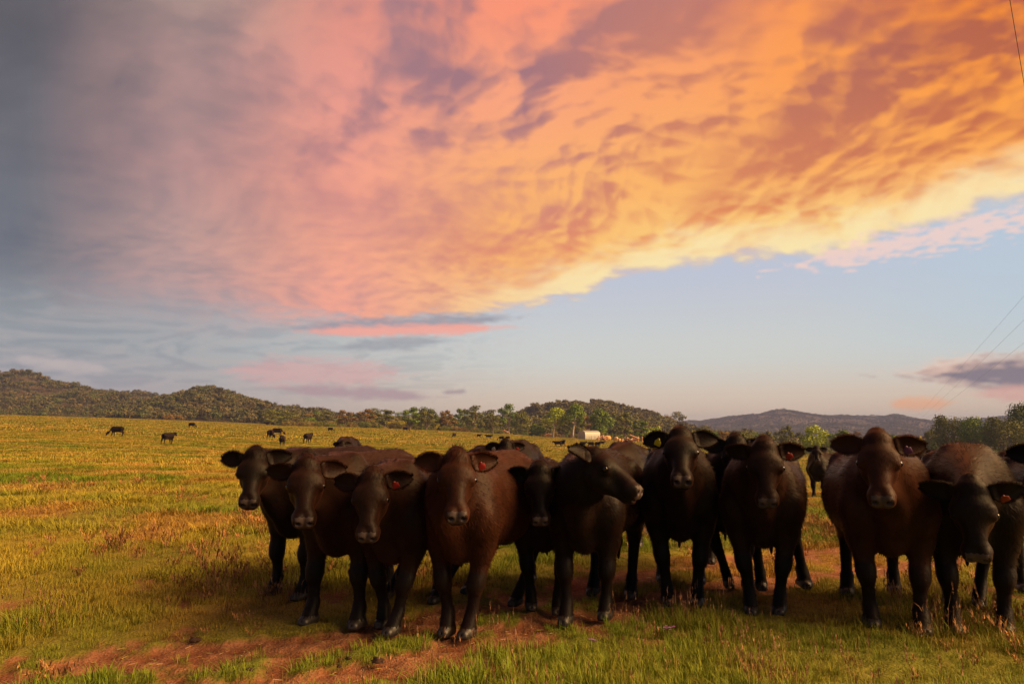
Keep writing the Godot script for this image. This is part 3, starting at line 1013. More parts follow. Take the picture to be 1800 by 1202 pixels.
# ---------------------------------------------------------------- shed, bales, logs, fence
func build_shed_and_fence() -> void:
	rng.seed = 55
	# the shed: a long box with a barrel roof, its bright end wall to the right
	var at := ground_at(1036, 772.5)
	var k := -at.z / FOCAL              # metres per unit of the photograph there
	var shed := thing("farm_shed", "white farm shed with rounded roof standing before the trees", "shed", at, 0.42)
	var L := 30.0 * k
	var W := 24.0 * k
	var Hh := 15.5 * k
	var white := StandardMaterial3D.new()
	white.albedo_color = Color(0.80, 0.77, 0.72)
	white.roughness = 0.6
	white.albedo_texture = noise_texture(noise(FastNoiseLite.TYPE_SIMPLEX, 0.02, 61, 4), 256, [Color(0.8, 0.77, 0.72), Color(1, 1, 1)])
	white.uv1_triplanar = true
	white.uv1_scale = Vector3(0.4, 0.4, 0.4)
	# profile of the end wall, rounded at the eaves
	var prof := [Vector2(-W / 2, 0), Vector2(-W / 2, Hh * 0.62)]
	for i in range(0, 9):
		var a := PI - PI * i / 8.0
		prof.append(Vector2(cos(a) * W / 2, Hh * 0.62 + sin(a) * Hh * 0.38))
	prof.append(Vector2(W / 2, Hh * 0.62))
	prof.append(Vector2(W / 2, 0))
	var side := SurfaceTool.new()
	side.begin(Mesh.PRIMITIVE_TRIANGLES)
	var ribs := 40
	for i in ribs:        # corrugated long walls and roof
		var x0 := -L / 2 + L * i / ribs
		var x1 := -L / 2 + L * (i + 1) / ribs
		var o0 := 0.03 if i % 2 == 0 else 0.0
		var o1 := 0.03 if i % 2 == 1 else 0.0
		for j in prof.size() - 1:
			var out0: Vector2 = (prof[j] - Vector2(0, Hh * 0.3)).normalized()
			var out1: Vector2 = (prof[j + 1] - Vector2(0, Hh * 0.3)).normalized()
			var a: Vector2 = prof[j] + out0 * o0
			var b: Vector2 = prof[j + 1] + out1 * o0
			var c: Vector2 = prof[j + 1] + out1 * o1
			var d: Vector2 = prof[j] + out0 * o1
			var A := Vector3(x0, a.y, -a.x)
			var B := Vector3(x0, b.y, -b.x)
			var C := Vector3(x1, c.y, -c.x)
			var D := Vector3(x1, d.y, -d.x)
			for q in [A, B, C, A, C, D]:
				side.add_vertex(q)
	side.generate_normals()
	var grey := StandardMaterial3D.new()
	grey.albedo_color = Color(0.62, 0.62, 0.60)
	grey.roughness = 0.5
	grey.metallic = 0.3
	grey.cull_mode = BaseMaterial3D.CULL_DISABLED
	obj("corrugated_wall", side.commit(), grey, shed)
	for s in [-1.0, 1.0]:
		var e := SurfaceTool.new()
		e.begin(Mesh.PRIMITIVE_TRIANGLES)
		for layer in [0.0, 0.12]:
			for j in range(1, prof.size() - 1):
				var tri := [Vector3(0, prof[0].y, -prof[0].x), Vector3(0, prof[j].y, -prof[j].x), Vector3(0, prof[j + 1].y, -prof[j + 1].x)]
				if (layer > 0.0) == (s > 0.0):
					tri.reverse()
				for q in tri:
					e.add_vertex(q + Vector3(s * (L / 2 - 0.06 + layer), 0, 0))
		e.generate_normals()
		obj("end_wall", e.commit(), white, shed)
	var frame_st := SurfaceTool.new()
	frame_st.begin(Mesh.PRIMITIVE_TRIANGLES)
	for z in [-1.0, 1.0]:
		tube(frame_st, [Vector3(L / 2 + 0.1, 0, z * W * 0.22), Vector3(L / 2 + 0.1, Hh * 0.7, z * W * 0.22)], [0.05, 0.05], 5, Color(0.5, 0.48, 0.44))
	tube(frame_st, [Vector3(L / 2 + 0.1, Hh * 0.7, -W * 0.22), Vector3(L / 2 + 0.1, Hh * 0.7, W * 0.22)], [0.05, 0.05], 5, Color(0.5, 0.48, 0.44))
	frame_st.generate_normals()
	obj("door_frame", frame_st.commit(), mats.plain, shed)
	# straw coloured round bales and a dark heap beside the shed
	var b := [[1069, 774.5, 8.5, "taller straw coloured round bale right of the shed"], [1083, 775, 7.5, "second straw coloured round bale, farther right of the shed"], [1089, 775.5, 5.0, "smallest straw bale at the right end of the row"]]
	for i in b.size():
		var g := ground_at(b[i][0], b[i][1])
		var r: float = b[i][2] * -g.z / FOCAL * 0.5
		var st := SurfaceTool.new()
		st.begin(Mesh.PRIMITIVE_TRIANGLES)
		var rings := []
		for q in [[-1.0, 0.0], [-1.0, 0.82], [-0.93, 0.97], [-0.5, 1.0], [0.0, 1.02], [0.5, 1.0], [0.93, 0.97], [1.0, 0.82], [1.0, 0.0]]:
			var ring := []
			for a in 22:
				var t := TAU * a / 22.0
				var rr: float = r * q[1] * rng.randf_range(0.95, 1.04)
				ring.append(Vector3(q[0] * r * 0.95, r + sin(t) * rr * 0.96, cos(t) * rr))
			rings.append(ring)
		for j in rings.size() - 1:
			for a in 22:
				var a2 := (a + 1) % 22
				st.set_color(Color(0.62, 0.36, 0.13) * rng.randf_range(0.7, 1.2))
				for q in [rings[j][a], rings[j][a2], rings[j + 1][a2], rings[j][a], rings[j + 1][a2], rings[j + 1][a]]:
					st.add_vertex(q)
		st.generate_normals()
		tag(obj("straw_bale", st.commit(), mats.bark), b[i][3], "bale", "straw bales beside the shed")
		var o: Node3D = get_child(get_child_count() - 1)
		o.position = g
		o.rotation.y = 0.5 + i * 0.7
	# felled timber pushed up in a long heap under the trees
	for h in [[814, 758, 893, 762, 46, "long heap of pale felled timber under the gums"], [962, 768, 978, 769, 12, "small heap of felled timber at the leaning gum's foot"], [1052, 774, 1064, 774.5, 10, "brown heap of old timber between shed and bales"], [1094, 776, 1122, 777, 16, "scattered broken timber right of the bales"]]:
		var a := ground_at(h[0], h[1])
		var c := ground_at(h[2], h[3])
		var heap := thing("log_pile", h[5], "log pile", a, 0.0, "felled timber along the field edge")
		var cyl := CylinderMesh.new()
		cyl.top_radius = 0.17
		cyl.bottom_radius = 0.24
		cyl.height = 3.0
		cyl.radial_segments = 8
		cyl.rings = 1
		var tones := []
		for t in [Color(0.50, 0.28, 0.17), Color(0.40, 0.20, 0.12), Color(0.30, 0.16, 0.09), Color(0.58, 0.36, 0.24)]:
			var m := StandardMaterial3D.new()
			m.albedo_color = t.linear_to_srgb()
			m.roughness = 0.9
			tones.append(m)
		for i in h[4]:
			var p := a.lerp(c, rng.randf())
			p += Vector3(0, 0, rng.randf_range(-1.5, 1.5))
			p.y = height(p.x, p.z)
			var l := obj("log", cyl, tones[rng.randi() % 4], heap)
			l.position = p - a + Vector3(0, 0.2 + absf(rng.randfn()) * 0.55, 0)
			l.basis = Basis(Vector3.UP, rng.randf() * TAU) * Basis(Vector3(0, 0, 1), PI / 2 + rng.randf_range(-.45, .45))
			l.scale = Vector3.ONE * rng.randf_range(0.5, 1.15)
	# wire fence running past the shed
	var fence := thing("wire_fence", "thin post and wire fence along the field edge beside the shed", "fence", ground_at(985, 770))
	var posts := []
	for px in range(968, 1130, 6):
		var g := ground_at(px, 769.5 + (px - 968) * 0.045)
		posts.append(g)
		var st := SurfaceTool.new()
		st.begin(Mesh.PRIMITIVE_TRIANGLES)
		var thick := 0.07
		tube(st, [Vector3(0, -.2, 0), Vector3(0.01, .7, 0), Vector3(0, 1.25, 0.02)], [thick, thick * .95, thick * .85], 6, Color(0.20, 0.15, 0.11))
		st.generate_normals()
		obj("post", st.commit(), mats.bark, fence).position = g - fence.position
	for y in [0.45, 0.8, 1.15]:
		var st := SurfaceTool.new()
		st.begin(Mesh.PRIMITIVE_TRIANGLES)
		var line := []
		var rad := []
		for g in posts:
			line.append(g - fence.position + Vector3(0, y, 0.08))
			rad.append(0.006)
		tube(st, line, rad, 4, Color(0.25, 0.22, 0.2))
		st.generate_normals()
		obj("wire", st.commit(), mats.bark, fence)
	for px in [1122.0, 1129.0]:
		var g := ground_at(px, 776.5)
		var st := SurfaceTool.new()
		st.begin(Mesh.PRIMITIVE_TRIANGLES)
		tube(st, [Vector3(0, -.3, 0), Vector3(0.02, .9, 0), Vector3(0, 1.75, 0.02)], [.20, .18, .17], 8, Color(0.50, 0.24, 0.12))
		st.generate_normals()
		var o := obj("gate_post", st.commit(), mats.bark)
		tag(o, "stout reddish wooden post, %s of two near the tallest cow's left ear" % ("left" if px < 1125.0 else "right"), "post", "wooden posts at the field edge")
		o.position = g


# ---------------------------------------------------------------- wires
func build_wires() -> void:
	var m := StandardMaterial3D.new()
	m.albedo_color = Color(0.09, 0.08, 0.09)
	m.roughness = 0.5
	# three lines that climb towards the right from far beyond the paddock
	var names := ["left and highest of three thin power lines at the right", "middle one of three thin power lines at the right", "right and lowest of three thin power lines at the right"]
	var ends := [[1800, 514, 1592, 752], [1800, 556, 1600, 752], [1800, 596, 1606, 752]]
	for i in 3:
		var a := at_depth(ends[i][0], ends[i][1], 120.0)
		var b := at_depth(ends[i][2], ends[i][3], 1400.0)
		var back := a + (a - b).normalized() * 60.0
		var pts := []
		var rad := []
		for k in 41:
			var t := pow(k / 40.0, 2.0)
			var p := back.lerp(b, t)
			p.y -= sin(PI * sqrt(t)) * 1.2
			pts.append(p - back)
			rad.append(0.012 + 0.05 * t)
		var st := SurfaceTool.new()
		st.begin(Mesh.PRIMITIVE_TRIANGLES)
		tube(st, pts, rad, 5)
		st.generate_normals()
		var o := obj("power_line", st.commit(), m)
		o.position = back
		tag(o, names[i], "power line", "power lines at the right")
	var p0 := at_depth(1766, -60, 10.0)
	var p1 := at_depth(1800, 140, 12.4)
	var dir := (p1 - p0).normalized()
	var st := SurfaceTool.new()
	st.begin(Mesh.PRIMITIVE_TRIANGLES)
	tube(st, [Vector3.ZERO, dir * 4.0, dir * 9.0], [0.0055, 0.0055, 0.0055], 6)
	st.generate_normals()
	var o := obj("overhead_wire", st.commit(), m)
	o.position = p0 - dir * 2.0
	tag(o, "single dark wire crossing the top right corner of the sky", "wire")


# ---------------------------------------------------------------- small things
func build_small_things() -> void:
	rng.seed = 77
	# purple flowers in the near grass
	var violet := StandardMaterial3D.new()
	violet.albedo_color = Color(0.58, 0.36, 0.62)
	violet.roughness = 0.7
	violet.cull_mode = BaseMaterial3D.CULL_DISABLED
	var stem := StandardMaterial3D.new()
	stem.albedo_color = Color(0.36, 0.38, 0.10)
	for f in [[1173, 1122, 14, "flat cluster of pale purple flowers in the near grass"], [1043, 1146, 6, "single small purple flower nearer the dirt track"]]:
		var g := ground_at(f[0], f[1])
		var o := thing("wildflower", f[3], "flower", g, 0.0, "purple flowers in the near grass")
		var st := SurfaceTool.new()
		st.begin(Mesh.PRIMITIVE_TRIANGLES)
		var heads := []
		for i in f[2]:
			var p := Vector3(rng.randf_range(-.05, .05), rng.randf_range(.06, .085), rng.randf_range(-.03, .03)) * (1.0 if f[2] > 8 else 0.5)
			p.y = rng.randf_range(.06, .08)
			tube(st, [Vector3(p.x * 0.3, 0, p.z * 0.3), p], [.0015, .001], 4)
			heads.append(p)
		st.generate_normals()
		obj("stem", st.commit(), stem, o)
		for p in heads:
			var fl := SurfaceTool.new()
			fl.begin(Mesh.PRIMITIVE_TRIANGLES)
			for k in 6:
				var a := TAU * k / 6.0
				var d := Vector3(cos(a), 0.25, sin(a)) * 0.011
				var s := Vector3(-sin(a), 0, cos(a)) * 0.005
				for q in [p, p + d * 0.7 - s, p + d, p, p + d, p + d * 0.7 + s]:
					fl.add_vertex(q)
			fl.generate_normals()
			obj("petal", fl.commit(), violet, o)
	# clods and dung on the track
	var clods := [[664, 1164, 8, "largest dark clod lying on the dirt track"], [612, 1158, 4, "small dark clod left of the largest on the track"], [640, 1178, 4, "dark clod nearest the bottom edge below the largest one"], [342, 1126, 6, "dark clod on the left bare strip"], [438, 1180, 5, "flat clod at the grass edge near the bottom"], [596, 1172, 3, "tiny dark clod on open red earth"]]
	for c in clods:
		var g := ground_at(c[0], c[1])
		var r: float = c[2] * -g.z / FOCAL * 1.3
		var s := SphereMesh.new()
		s.radial_segments = 14
		s.rings = 9
		var a := s.get_mesh_arrays()
		var v: PackedVector3Array = a[Mesh.ARRAY_VERTEX]
		for i in v.size():
			var n := n_small.get_noise_3d(v[i].x * 2.4 + c[0], v[i].y * 2.4, v[i].z * 2.4)
			v[i] = v[i] * 2.0 * (1.0 + n * 0.8) * Vector3(1.0, 0.5, 0.9) * r
		var st := SurfaceTool.new()
		a[Mesh.ARRAY_VERTEX] = v
		st.create_from_arrays(a)
		st.generate_normals()
		var m := StandardMaterial3D.new()
		m.albedo_color = Color(0.20, 0.12, 0.09)
		m.roughness = 0.95
		var o := obj("clod", st.commit(), m)
		o.position = g + Vector3(0, r * 0.2, 0)
		tag(o, c[3], "clod", "dark clods on the track")
	# grit and chopped straw lying on the bare earth
	var pebble := SphereMesh.new()
	pebble.radial_segments = 7
	pebble.rings = 4
	pebble.radius = 0.5
	pebble.height = 0.7
	var straw_bit := tuft(1, 0.01, 0.9, 1.0, 0.03, 0.1, 0.0)
	var stones := []
	var bits := []
	var stone_colors := PackedColorArray()
	var bit_colors := PackedColorArray()
	for i in 9000:
		var d := sqrt(rng.randf_range(6.0, 90.0))
		var x := d * rng.randf_range(-0.86, 0.86)
		if bare(x, -d) < 0.45:
			continue
		var at := Vector3(x, height(x, -d) - 0.032 + n_small.get_noise_2d(x * 3.0, -d * 3.0) * 0.018, -d)
		if i % 3 == 0:
			var s := rng.randf_range(0.004, 0.016)
			stones.append(Transform3D(Basis(Vector3.UP, rng.randf() * TAU).scaled(Vector3(s, s * 0.7, s * rng.randf_range(0.6, 1.3))), at))
			stone_colors.append(Color(0.30, 0.15, 0.09) * rng.randf_range(0.5, 1.3))
		else:
			var s := rng.randf_range(0.02, 0.07)
			bits.append(Transform3D((Basis(Vector3.UP, rng.randf() * TAU) * Basis(Vector3(0, 0, 1), PI / 2 + rng.randf_range(-.25, .25))).scaled(Vector3.ONE * s), at + Vector3(0, 0.012, 0)))
			bit_colors.append([Color(0.45, 0.30, 0.12), Color(0.30, 0.17, 0.08), Color(0.20, 0.22, 0.04)][rng.randi() % 3] * rng.randf_range(0.6, 1.2))
	copies("grit", pebble, mats.bark, stones, stone_colors)
	copies("straw_litter", straw_bit, mats.bark, bits, bit_colors)


# ---------------------------------------------------------------- cattle
# One animal is meshed once as a single surface round its skeleton (surface nets on a graded grid, right half mirrored),
# then bent at the neck and stretched at the legs into the pose of each individual.
const HEAD_BASE := Vector3(0.0, 1.235, 0.90)
const FACE := Vector3(0.0, -0.72, 0.694)       # from the poll to the nose
const BROW := Vector3(0.0, 0.694, 0.72)        # out of the forehead
const HS := 0.90
const NECK_A := Vector3(0.0, 1.04, 0.46)
const NECK_B := Vector3(0.0, 1.20, 0.84)
var bone_a := PackedVector3Array()
var bone_d := PackedVector3Array()
var bone_l := PackedFloat32Array()
var bone_ra := PackedFloat32Array()
var bone_rb := PackedFloat32Array()
var bone_sx := PackedFloat32Array()
var bone_k := PackedFloat32Array()
var cuts := []


func hp(x: float, a: float, b: float) -> Vector3:
	return HEAD_BASE + (FACE * a + BROW * b + Vector3(x, 0, 0)) * HS


func bone(a: Vector3, b: Vector3, ra: float, rb: float, k := 0.06, sx := 1.0) -> void:
	a.x /= sx
	b.x /= sx
	bone_a.append(a)
	bone_d.append(b - a)
	bone_l.append(maxf((b - a).length_squared(), 1e-8))
	bone_ra.append(ra)
	bone_rb.append(rb)
	bone_sx.append(1.0 / sx)
	bone_k.append(k)


func hbone(a: Vector3, b: Vector3, ra: float, rb: float, k := 0.05, sx := 1.0) -> void:
	bone(hp(a.x, a.y, a.z), hp(b.x, b.y, b.z), ra * HS, rb * HS, k, sx)


func cow_bones() -> void:
	var V := func(x: float, y: float, z: float) -> Vector3: return Vector3(x, y, z)
	# trunk
	bone(V.call(0, .875, .20), V.call(0, .865, -.36), .320, .345, .08, .93)
	bone(V.call(0, 1.11, .30), V.call(0, 1.13, -.66), .115, .12, .10)
	bone(V.call(.12, 1.02, .34), V.call(.16, .78, .40), .145, .140, .09)
	bone(V.call(0, .655, .40), V.call(0, .80, .57), .160, .115, .10, .74)
	bone(V.call(0, .65, .36), V.call(0, .68, .05), .135, .145, .10, .82)
	bone(V.call(0, .94, .42), V.call(0, .98, .50), .23, .20, .10)
	bone(V.call(.12, 1.03, -.52), V.call(.10, 1.03, -.78), .165, .12, .09)
	bone(V.call(.215, 1.115, -.46), V.call(.18, 1.12, -.50), .052, .055, .06)
	bone(V.call(.10, 1.20, .34), V.call(.22, .86, .46), .06, .075, .07)
	bone(V.call(0, 1.20, .30), V.call(0, 1.215, -.60), .035, .04, .07)
	bone(V.call(.09, 1.05, -.86), V.call(.09, 1.06, -.87), .05, .05, .06)
	bone(V.call(0, .565, -.44), V.call(0, .57, -.52), .06, .07, .08)
	# hind leg
	bone(V.call(.155, .92, -.66), V.call(.185, .70, -.60), .185, .13, .08)
	bone(V.call(.19, .70, -.61), V.call(.175, .47, -.82), .118, .060, .06)
	bone(V.call(.175, .47, -.83), V.call(.165, .15, -.79), .056, .041, .03)
	bone(V.call(.165, .14, -.79), V.call(.165, .07, -.75), .052, .052, .02)
	bone(V.call(.165, .035, -.755), V.call(.165, .022, -.685), .058, .044, .012, 1.08)
	# front leg
	bone(V.call(.18, .78, .40), V.call(.182, .60, .36), .120, .086, .08)
	bone(V.call(.182, .60, .36), V.call(.172, .38, .38), .084, .060, .05)
	bone(V.call(.172, .385, .39), V.call(.171, .345, .395), .067, .064, .03)
	bone(V.call(.17, .34, .38), V.call(.165, .15, .375), .048, .041, .03)
	bone(V.call(.165, .14, .375), V.call(.165, .07, .41), .052, .055, .02)
	bone(V.call(.165, .035, .405), V.call(.165, .022, .475), .062, .046, .012, 1.08)
	# neck, dewlap, tail
	bone(V.call(0, 1.03, .40), V.call(0, 1.165, .80), .215, .125, .12, .80)
	bone(V.call(0, .84, .55), V.call(0, 1.02, .84), .13, .085, .10, .6)
	bone(V.call(0, 1.13, -.84), V.call(0, 1.02, -.935), .045, .032, .05)
	bone(V.call(0, 1.02, -.935), V.call(0, .52, -.92), .030, .022, .03)
	bone(V.call(0, .52, -.92), V.call(0, .40, -.915), .026, .038, .03)
	bone(V.call(0, .40, -.915), V.call(0, .24, -.90), .038, .012, .03)
	# head
	hbone(V.call(0, .02, -.005), V.call(0, .11, 0), .105, .110, .05, 1.08)
	hbone(V.call(0, -.075, .03), V.call(0, -.03, .04), .055, .07, .06, 1.05)
	hbone(V.call(.080, .120, .036), V.call(.080, .15, .034), .052, .050, .05)
	hbone(V.call(0, .11, -.005), V.call(0, .34, -.012), .098, .058, .04, .98)
	hbone(V.call(0, .10, .055), V.call(0, .35, .028), .050, .038, .05, 1.2)
	hbone(V.call(.034, .395, -.022), V.call(.034, .418, -.028), .062, .056, .035)
	hbone(V.call(.020, .40, -.085), V.call(.018, .43, -.078), .036, .030, .03)
	hbone(V.call(.036, .415, .012), V.call(.044, .432, .006), .042, .040, .02)
	hbone(V.call(.066, .11, -.085), V.call(.056, .18, -.080), .074, .064, .05)
	hbone(V.call(.040, .11, -.12), V.call(.018, .38, -.078), .060, .040, .05)
	hbone(V.call(.112, .150, .020), V.call(.112, .165, .018), .030, .030, .025)
	hbone(V.call(.121, .142, .046), V.call(.119, .178, .044), .013, .012, .010)
	hbone(V.call(.119, .146, .006), V.call(.118, .176, .006), .011, .011, .012)
	# nostrils and the line of the mouth are pressed in
	cuts = [[hp(.041, .476, .014), hp(.050, .405, .008), .0185 * HS, .012], [hp(.0, .478, -.060), hp(.040, .455, -.064), .008, .010], [hp(.040, .455, -.064), hp(.082, .36, -.070), .008, .010], [hp(.128, .158, .020), hp(.132, .158, .020), .022 * HS, .008],
		[Vector3(.375, .985, -.30), Vector3(.36, .93, -.36), .085, .09], [Vector3(.40, 1.0, .10), Vector3(.41, .74, .08), .062, .08], [Vector3(.275, 1.03, .63), Vector3(.26, .84, .64), .055, .07], [Vector3(.165, .05, .535), Vector3(.165, .02, .47), .008, .012], [Vector3(.165, .05, -.62), Vector3(.165, .02, -.68), .008, .012]]


func cow_field(p: Vector3, some: PackedInt32Array) -> float:
	var d := 10.0
	for i in some:
		var q := Vector3(p.x * bone_sx[i], p.y, p.z) - bone_a[i]
		var t := clampf(q.dot(bone_d[i]) / bone_l[i], 0.0, 1.0)
		var e := (q - bone_d[i] * t).length() - lerpf(bone_ra[i], bone_rb[i], t)
		var k := bone_k[i]
		var h := k - absf(d - e)
		d = minf(d, e)
		if h > 0.0:
			d -= h * h * 0.25 / k
	for c in cuts:
		var ba: Vector3 = c[1] - c[0]
		if p.distance_squared_to(c[0] + ba * 0.5) < 0.02 + ba.length_squared():
			var t := clampf((p - c[0]).dot(ba) / maxf(ba.length_squared(), 1e-8), 0.0, 1.0)
			var e: float = c[2] - (p - c[0] - ba * t).length()
			var h: float = c[3] - absf(d - e)
			d = maxf(d, e)
			if h > 0.0:
				d += h * h * 0.25 / c[3]
	return maxf(d, -p.y)


func axis(stops: Array) -> PackedFloat32Array:
	# grid lines between stops [position, cell size from here on]
	var out := PackedFloat32Array()
	for i in stops.size() - 1:
		var n := int(ceil((stops[i + 1][0] - stops[i][0]) / stops[i][1]))
		for k in n:
			out.append(lerpf(stops[i][0], stops[i + 1][0], float(k) / n))
	out.append(stops[-1][0])
	return out


func cow_surface(cell: float, fine: float) -> Dictionary:
	# right half meshed, then mirrored: {v, n, idx}
	var xs := axis([[0.0, fine], [.16, (cell + fine) * 0.5], [.44, cell]])
	for i in xs.size():
		xs[i] += 0.5 * fine
	xs.insert(0, -0.5 * fine)
	var ys := axis([[-.02, cell * 0.7], [.15, cell], [.86, fine], [1.40, cell]])
	var zs := axis([[-1.04, cell], [.30, cell * 0.8], [.80, fine], [1.30, fine]])
	var nx := xs.size()
	var ny := ys.size()
	var nz := zs.size()
	var val := PackedFloat32Array()
	val.resize(nx * ny * nz)
	val.fill(1.0)
	var B := 6
	var all := PackedInt32Array(range(bone_a.size()))
	var active := []
	for bk in range(0, nz - 1, B):
		for bj in range(0, ny - 1, B):
			for bi in range(0, nx - 1, B):
				var i1 := mini(bi + B, nx - 1)
				var j1 := mini(bj + B, ny - 1)
				var k1 := mini(bk + B, nz - 1)
				var lo := Vector3(xs[bi], ys[bj], zs[bk])
				var hi := Vector3(xs[i1], ys[j1], zs[k1])
				var mid := (lo + hi) * 0.5
				var rad := (hi - lo).length() * 0.5
				var some := PackedInt32Array()
				var least := 10.0
				for i in all:
					var q := Vector3(mid.x * bone_sx[i], mid.y, mid.z) - bone_a[i]
					var t := clampf(q.dot(bone_d[i]) / bone_l[i], 0.0, 1.0)
					var e := (q - bone_d[i] * t).length() - lerpf(bone_ra[i], bone_rb[i], t)
					least = minf(least, e)
					if e < rad * 1.7 + bone_k[i]:
						some.append(i)
				if some.is_empty():
					continue
				if least < -rad * 1.7 - 0.03 and lo.y > 0.0 and mid.distance_to(hp(.04, .43, .0)) > 0.15:
					for k in range(bk, k1 + 1):
						for j in range(bj, j1 + 1):
							for i in range(bi, i1 + 1):
								val[(k * ny + j) * nx + i] = -1.0
					continue
				active.append([bi, bj, bk])
				for k in range(bk, k1 + 1):
					for j in range(bj, j1 + 1):
						for i in range(bi, i1 + 1):
							val[(k * ny + j) * nx + i] = cow_field(Vector3(absf(xs[i]), ys[j], zs[k]), some)
	var v := PackedVector3Array()
	var where := {}
	for b in active:
		for k in range(b[2], mini(b[2] + B, nz - 1)):
			for j in range(b[1], mini(b[1] + B, ny - 1)):
				for i in range(b[0], mini(b[0] + B, nx - 1)):
					var o := (k * ny + j) * nx + i
					var inside := 0
					for c in 8:
						if val[o + (c & 1) + ((c >> 1) & 1) * nx + (c >> 2) * nx * ny] < 0.0:
							inside += 1
					if inside == 0 or inside == 8:
						continue
					var sum := Vector3.ZERO
					var n := 0
					for e in 12:
						var ax := e / 4
						var c0: int = EDGE[e]
						var c1: int = c0 | (1 << ax)
						var f0 := val[o + (c0 & 1) + ((c0 >> 1) & 1) * nx + (c0 >> 2) * nx * ny]
						var f1 := val[o + (c1 & 1) + ((c1 >> 1) & 1) * nx + (c1 >> 2) * nx * ny]
						if (f0 < 0.0) != (f1 < 0.0):
							var t := f0 / (f0 - f1)
							var q := Vector3(c0 & 1, (c0 >> 1) & 1, c0 >> 2)
							q[ax] = t
							sum += q
							n += 1
					sum /= n
					where[o] = v.size()
					v.append(Vector3(0.0 if i == 0 else lerpf(xs[i], xs[i + 1], sum.x), lerpf(ys[j], ys[j + 1], sum.y), lerpf(zs[k], zs[k + 1], sum.z)))
	var idx := PackedInt32Array()
	var step := [1, nx, nx * ny]
	for o in where:
		var s0 := val[o] < 0.0
		for ax in 3:
			var s1: bool = val[o + step[ax]] < 0.0
			if s0 == s1:
				continue
			var u: int = step[(ax + 1) % 3]
			var w: int = step[(ax + 2) % 3]
			if not (where.has(o - u) and where.has(o - w) and where.has(o - u - w)):
				continue
			var a: int = where[o]
			var b: int = where[o - u]
			var c: int = where[o - u - w]
			var d: int = where[o - w]
			if s0:
				idx.append_array([a, c, b, a, d, c])
			else:
				idx.append_array([a, b, c, a, c, d])
	# mirror
	var half := v.size()
	var other := PackedInt32Array()
	for i in half:
		if v[i].x == 0.0:
			other.append(i)
		else:
			other.append(v.size())
			v.append(Vector3(-v[i].x, v[i].y, v[i].z))
	var m := idx.size()
	for i in range(0, m, 3):
		idx.append_array([other[idx[i]], other[idx[i + 2]], other[idx[i + 1]]])
	return {"v": v, "idx": idx}


const EDGE := [0, 2, 4, 6, 0, 1, 4, 5, 0, 1, 2, 3]


func normals_of(v: PackedVector3Array, idx: PackedInt32Array) -> PackedVector3Array:
	var n := PackedVector3Array()
	n.resize(v.size())
	for i in range(0, idx.size(), 3):
		var a := idx[i]
		var b := idx[i + 1]
		var c := idx[i + 2]
		var f := (v[c] - v[a]).cross(v[b] - v[a])
		n[a] += f
		n[b] += f
		n[c] += f
	for i in n.size():
		n[i] = n[i].normalized()
	return n


func ear_shape(v: PackedVector3Array, idx: PackedInt32Array, side: float, back: float, droop: float, twist: float, rim: Array) -> void:
	# a cupped leaf, closed and 5 mm thick, its hollow facing forward and a little down
	var base := hp(side * 0.098, -0.005, 0.010)
	var out := (Vector3(side, 0, 0) * 0.96 - BROW * back - FACE * 0.10 + Vector3(0, -droop, 0)).normalized()
	var open := (BROW * 0.75 + FACE * 0.55).normalized()
	open = (open - out * open.dot(out)).normalized().rotated(out, twist * side)
	var wide := out.cross(open).normalized()
	var N := 11
	var K := 14
	var first := v.size()
	for i in N:
		var t := float(i) / (N - 1)
		var w := 0.066 * pow(sin(PI * clampf(0.16 + t * 0.80, 0.0, 1.0)), 0.75) * (1.0 - 0.12 * t)
		if i == N - 1:
			w = 0.012
		var c := base + out * (0.20 * t) + open * (0.012 * sin(t * 3.0) - 0.022 * t * t) + Vector3(0, -0.01 * t, 0)
		for k in K:
			var a := TAU * k / K
			var x := cos(a)
			var y := sin(a)
			# outer half is a full curve, the inner half a shallower one
			var depth := (-0.62 if y > 0.0 else -0.62) * w * sqrt(maxf(0.0, 1.0 - x * x))
			if y < 0.0:
				depth = depth * (0.78 if t > 0.12 else -0.4) + 0.004
			v.append(c + wide * x * w + open * (depth + 0.30 * w))
			if k == 0 or k == K / 2:
				rim.append([v.size() - 1, wide * signf(x) + out * 0.35])
	for i in N - 1:
		for k in K:
			var k2 := (k + 1) % K
			var a := first + i * K + k
			var b := first + i * K + k2
			var c := first + (i + 1) * K + k2
			var d := first + (i + 1) * K + k
			idx.append_array([a, c, b, a, d, c])
	var top := first + (N - 1) * K
	for k in range(1, K - 1):
		idx.append_array([top, top + k + 1, top + k])


# the pose of one animal
class Pose:
	var rh := Basis()            # turn of the head against its rest position
	var b := Vector3.ZERO        # where the base of the head goes
	var feet := [Vector3.ZERO, Vector3.ZERO, Vector3.ZERO, Vector3.ZERO]   # front +x, front -x, hind +x, hind -x
	var girth := 1.0
	var p1 := Vector3.ZERO
	var p2 := Vector3.ZERO
	var quat := Quaternion()

	func prepare(na: Vector3, nb: Vector3) -> void:
		var dir := (nb - na).normalized()
		var span := (b - na).length()
		p1 = na + dir * span * 0.36
		p2 = b - (rh * dir) * span * 0.30
		quat = rh.get_rotation_quaternion()


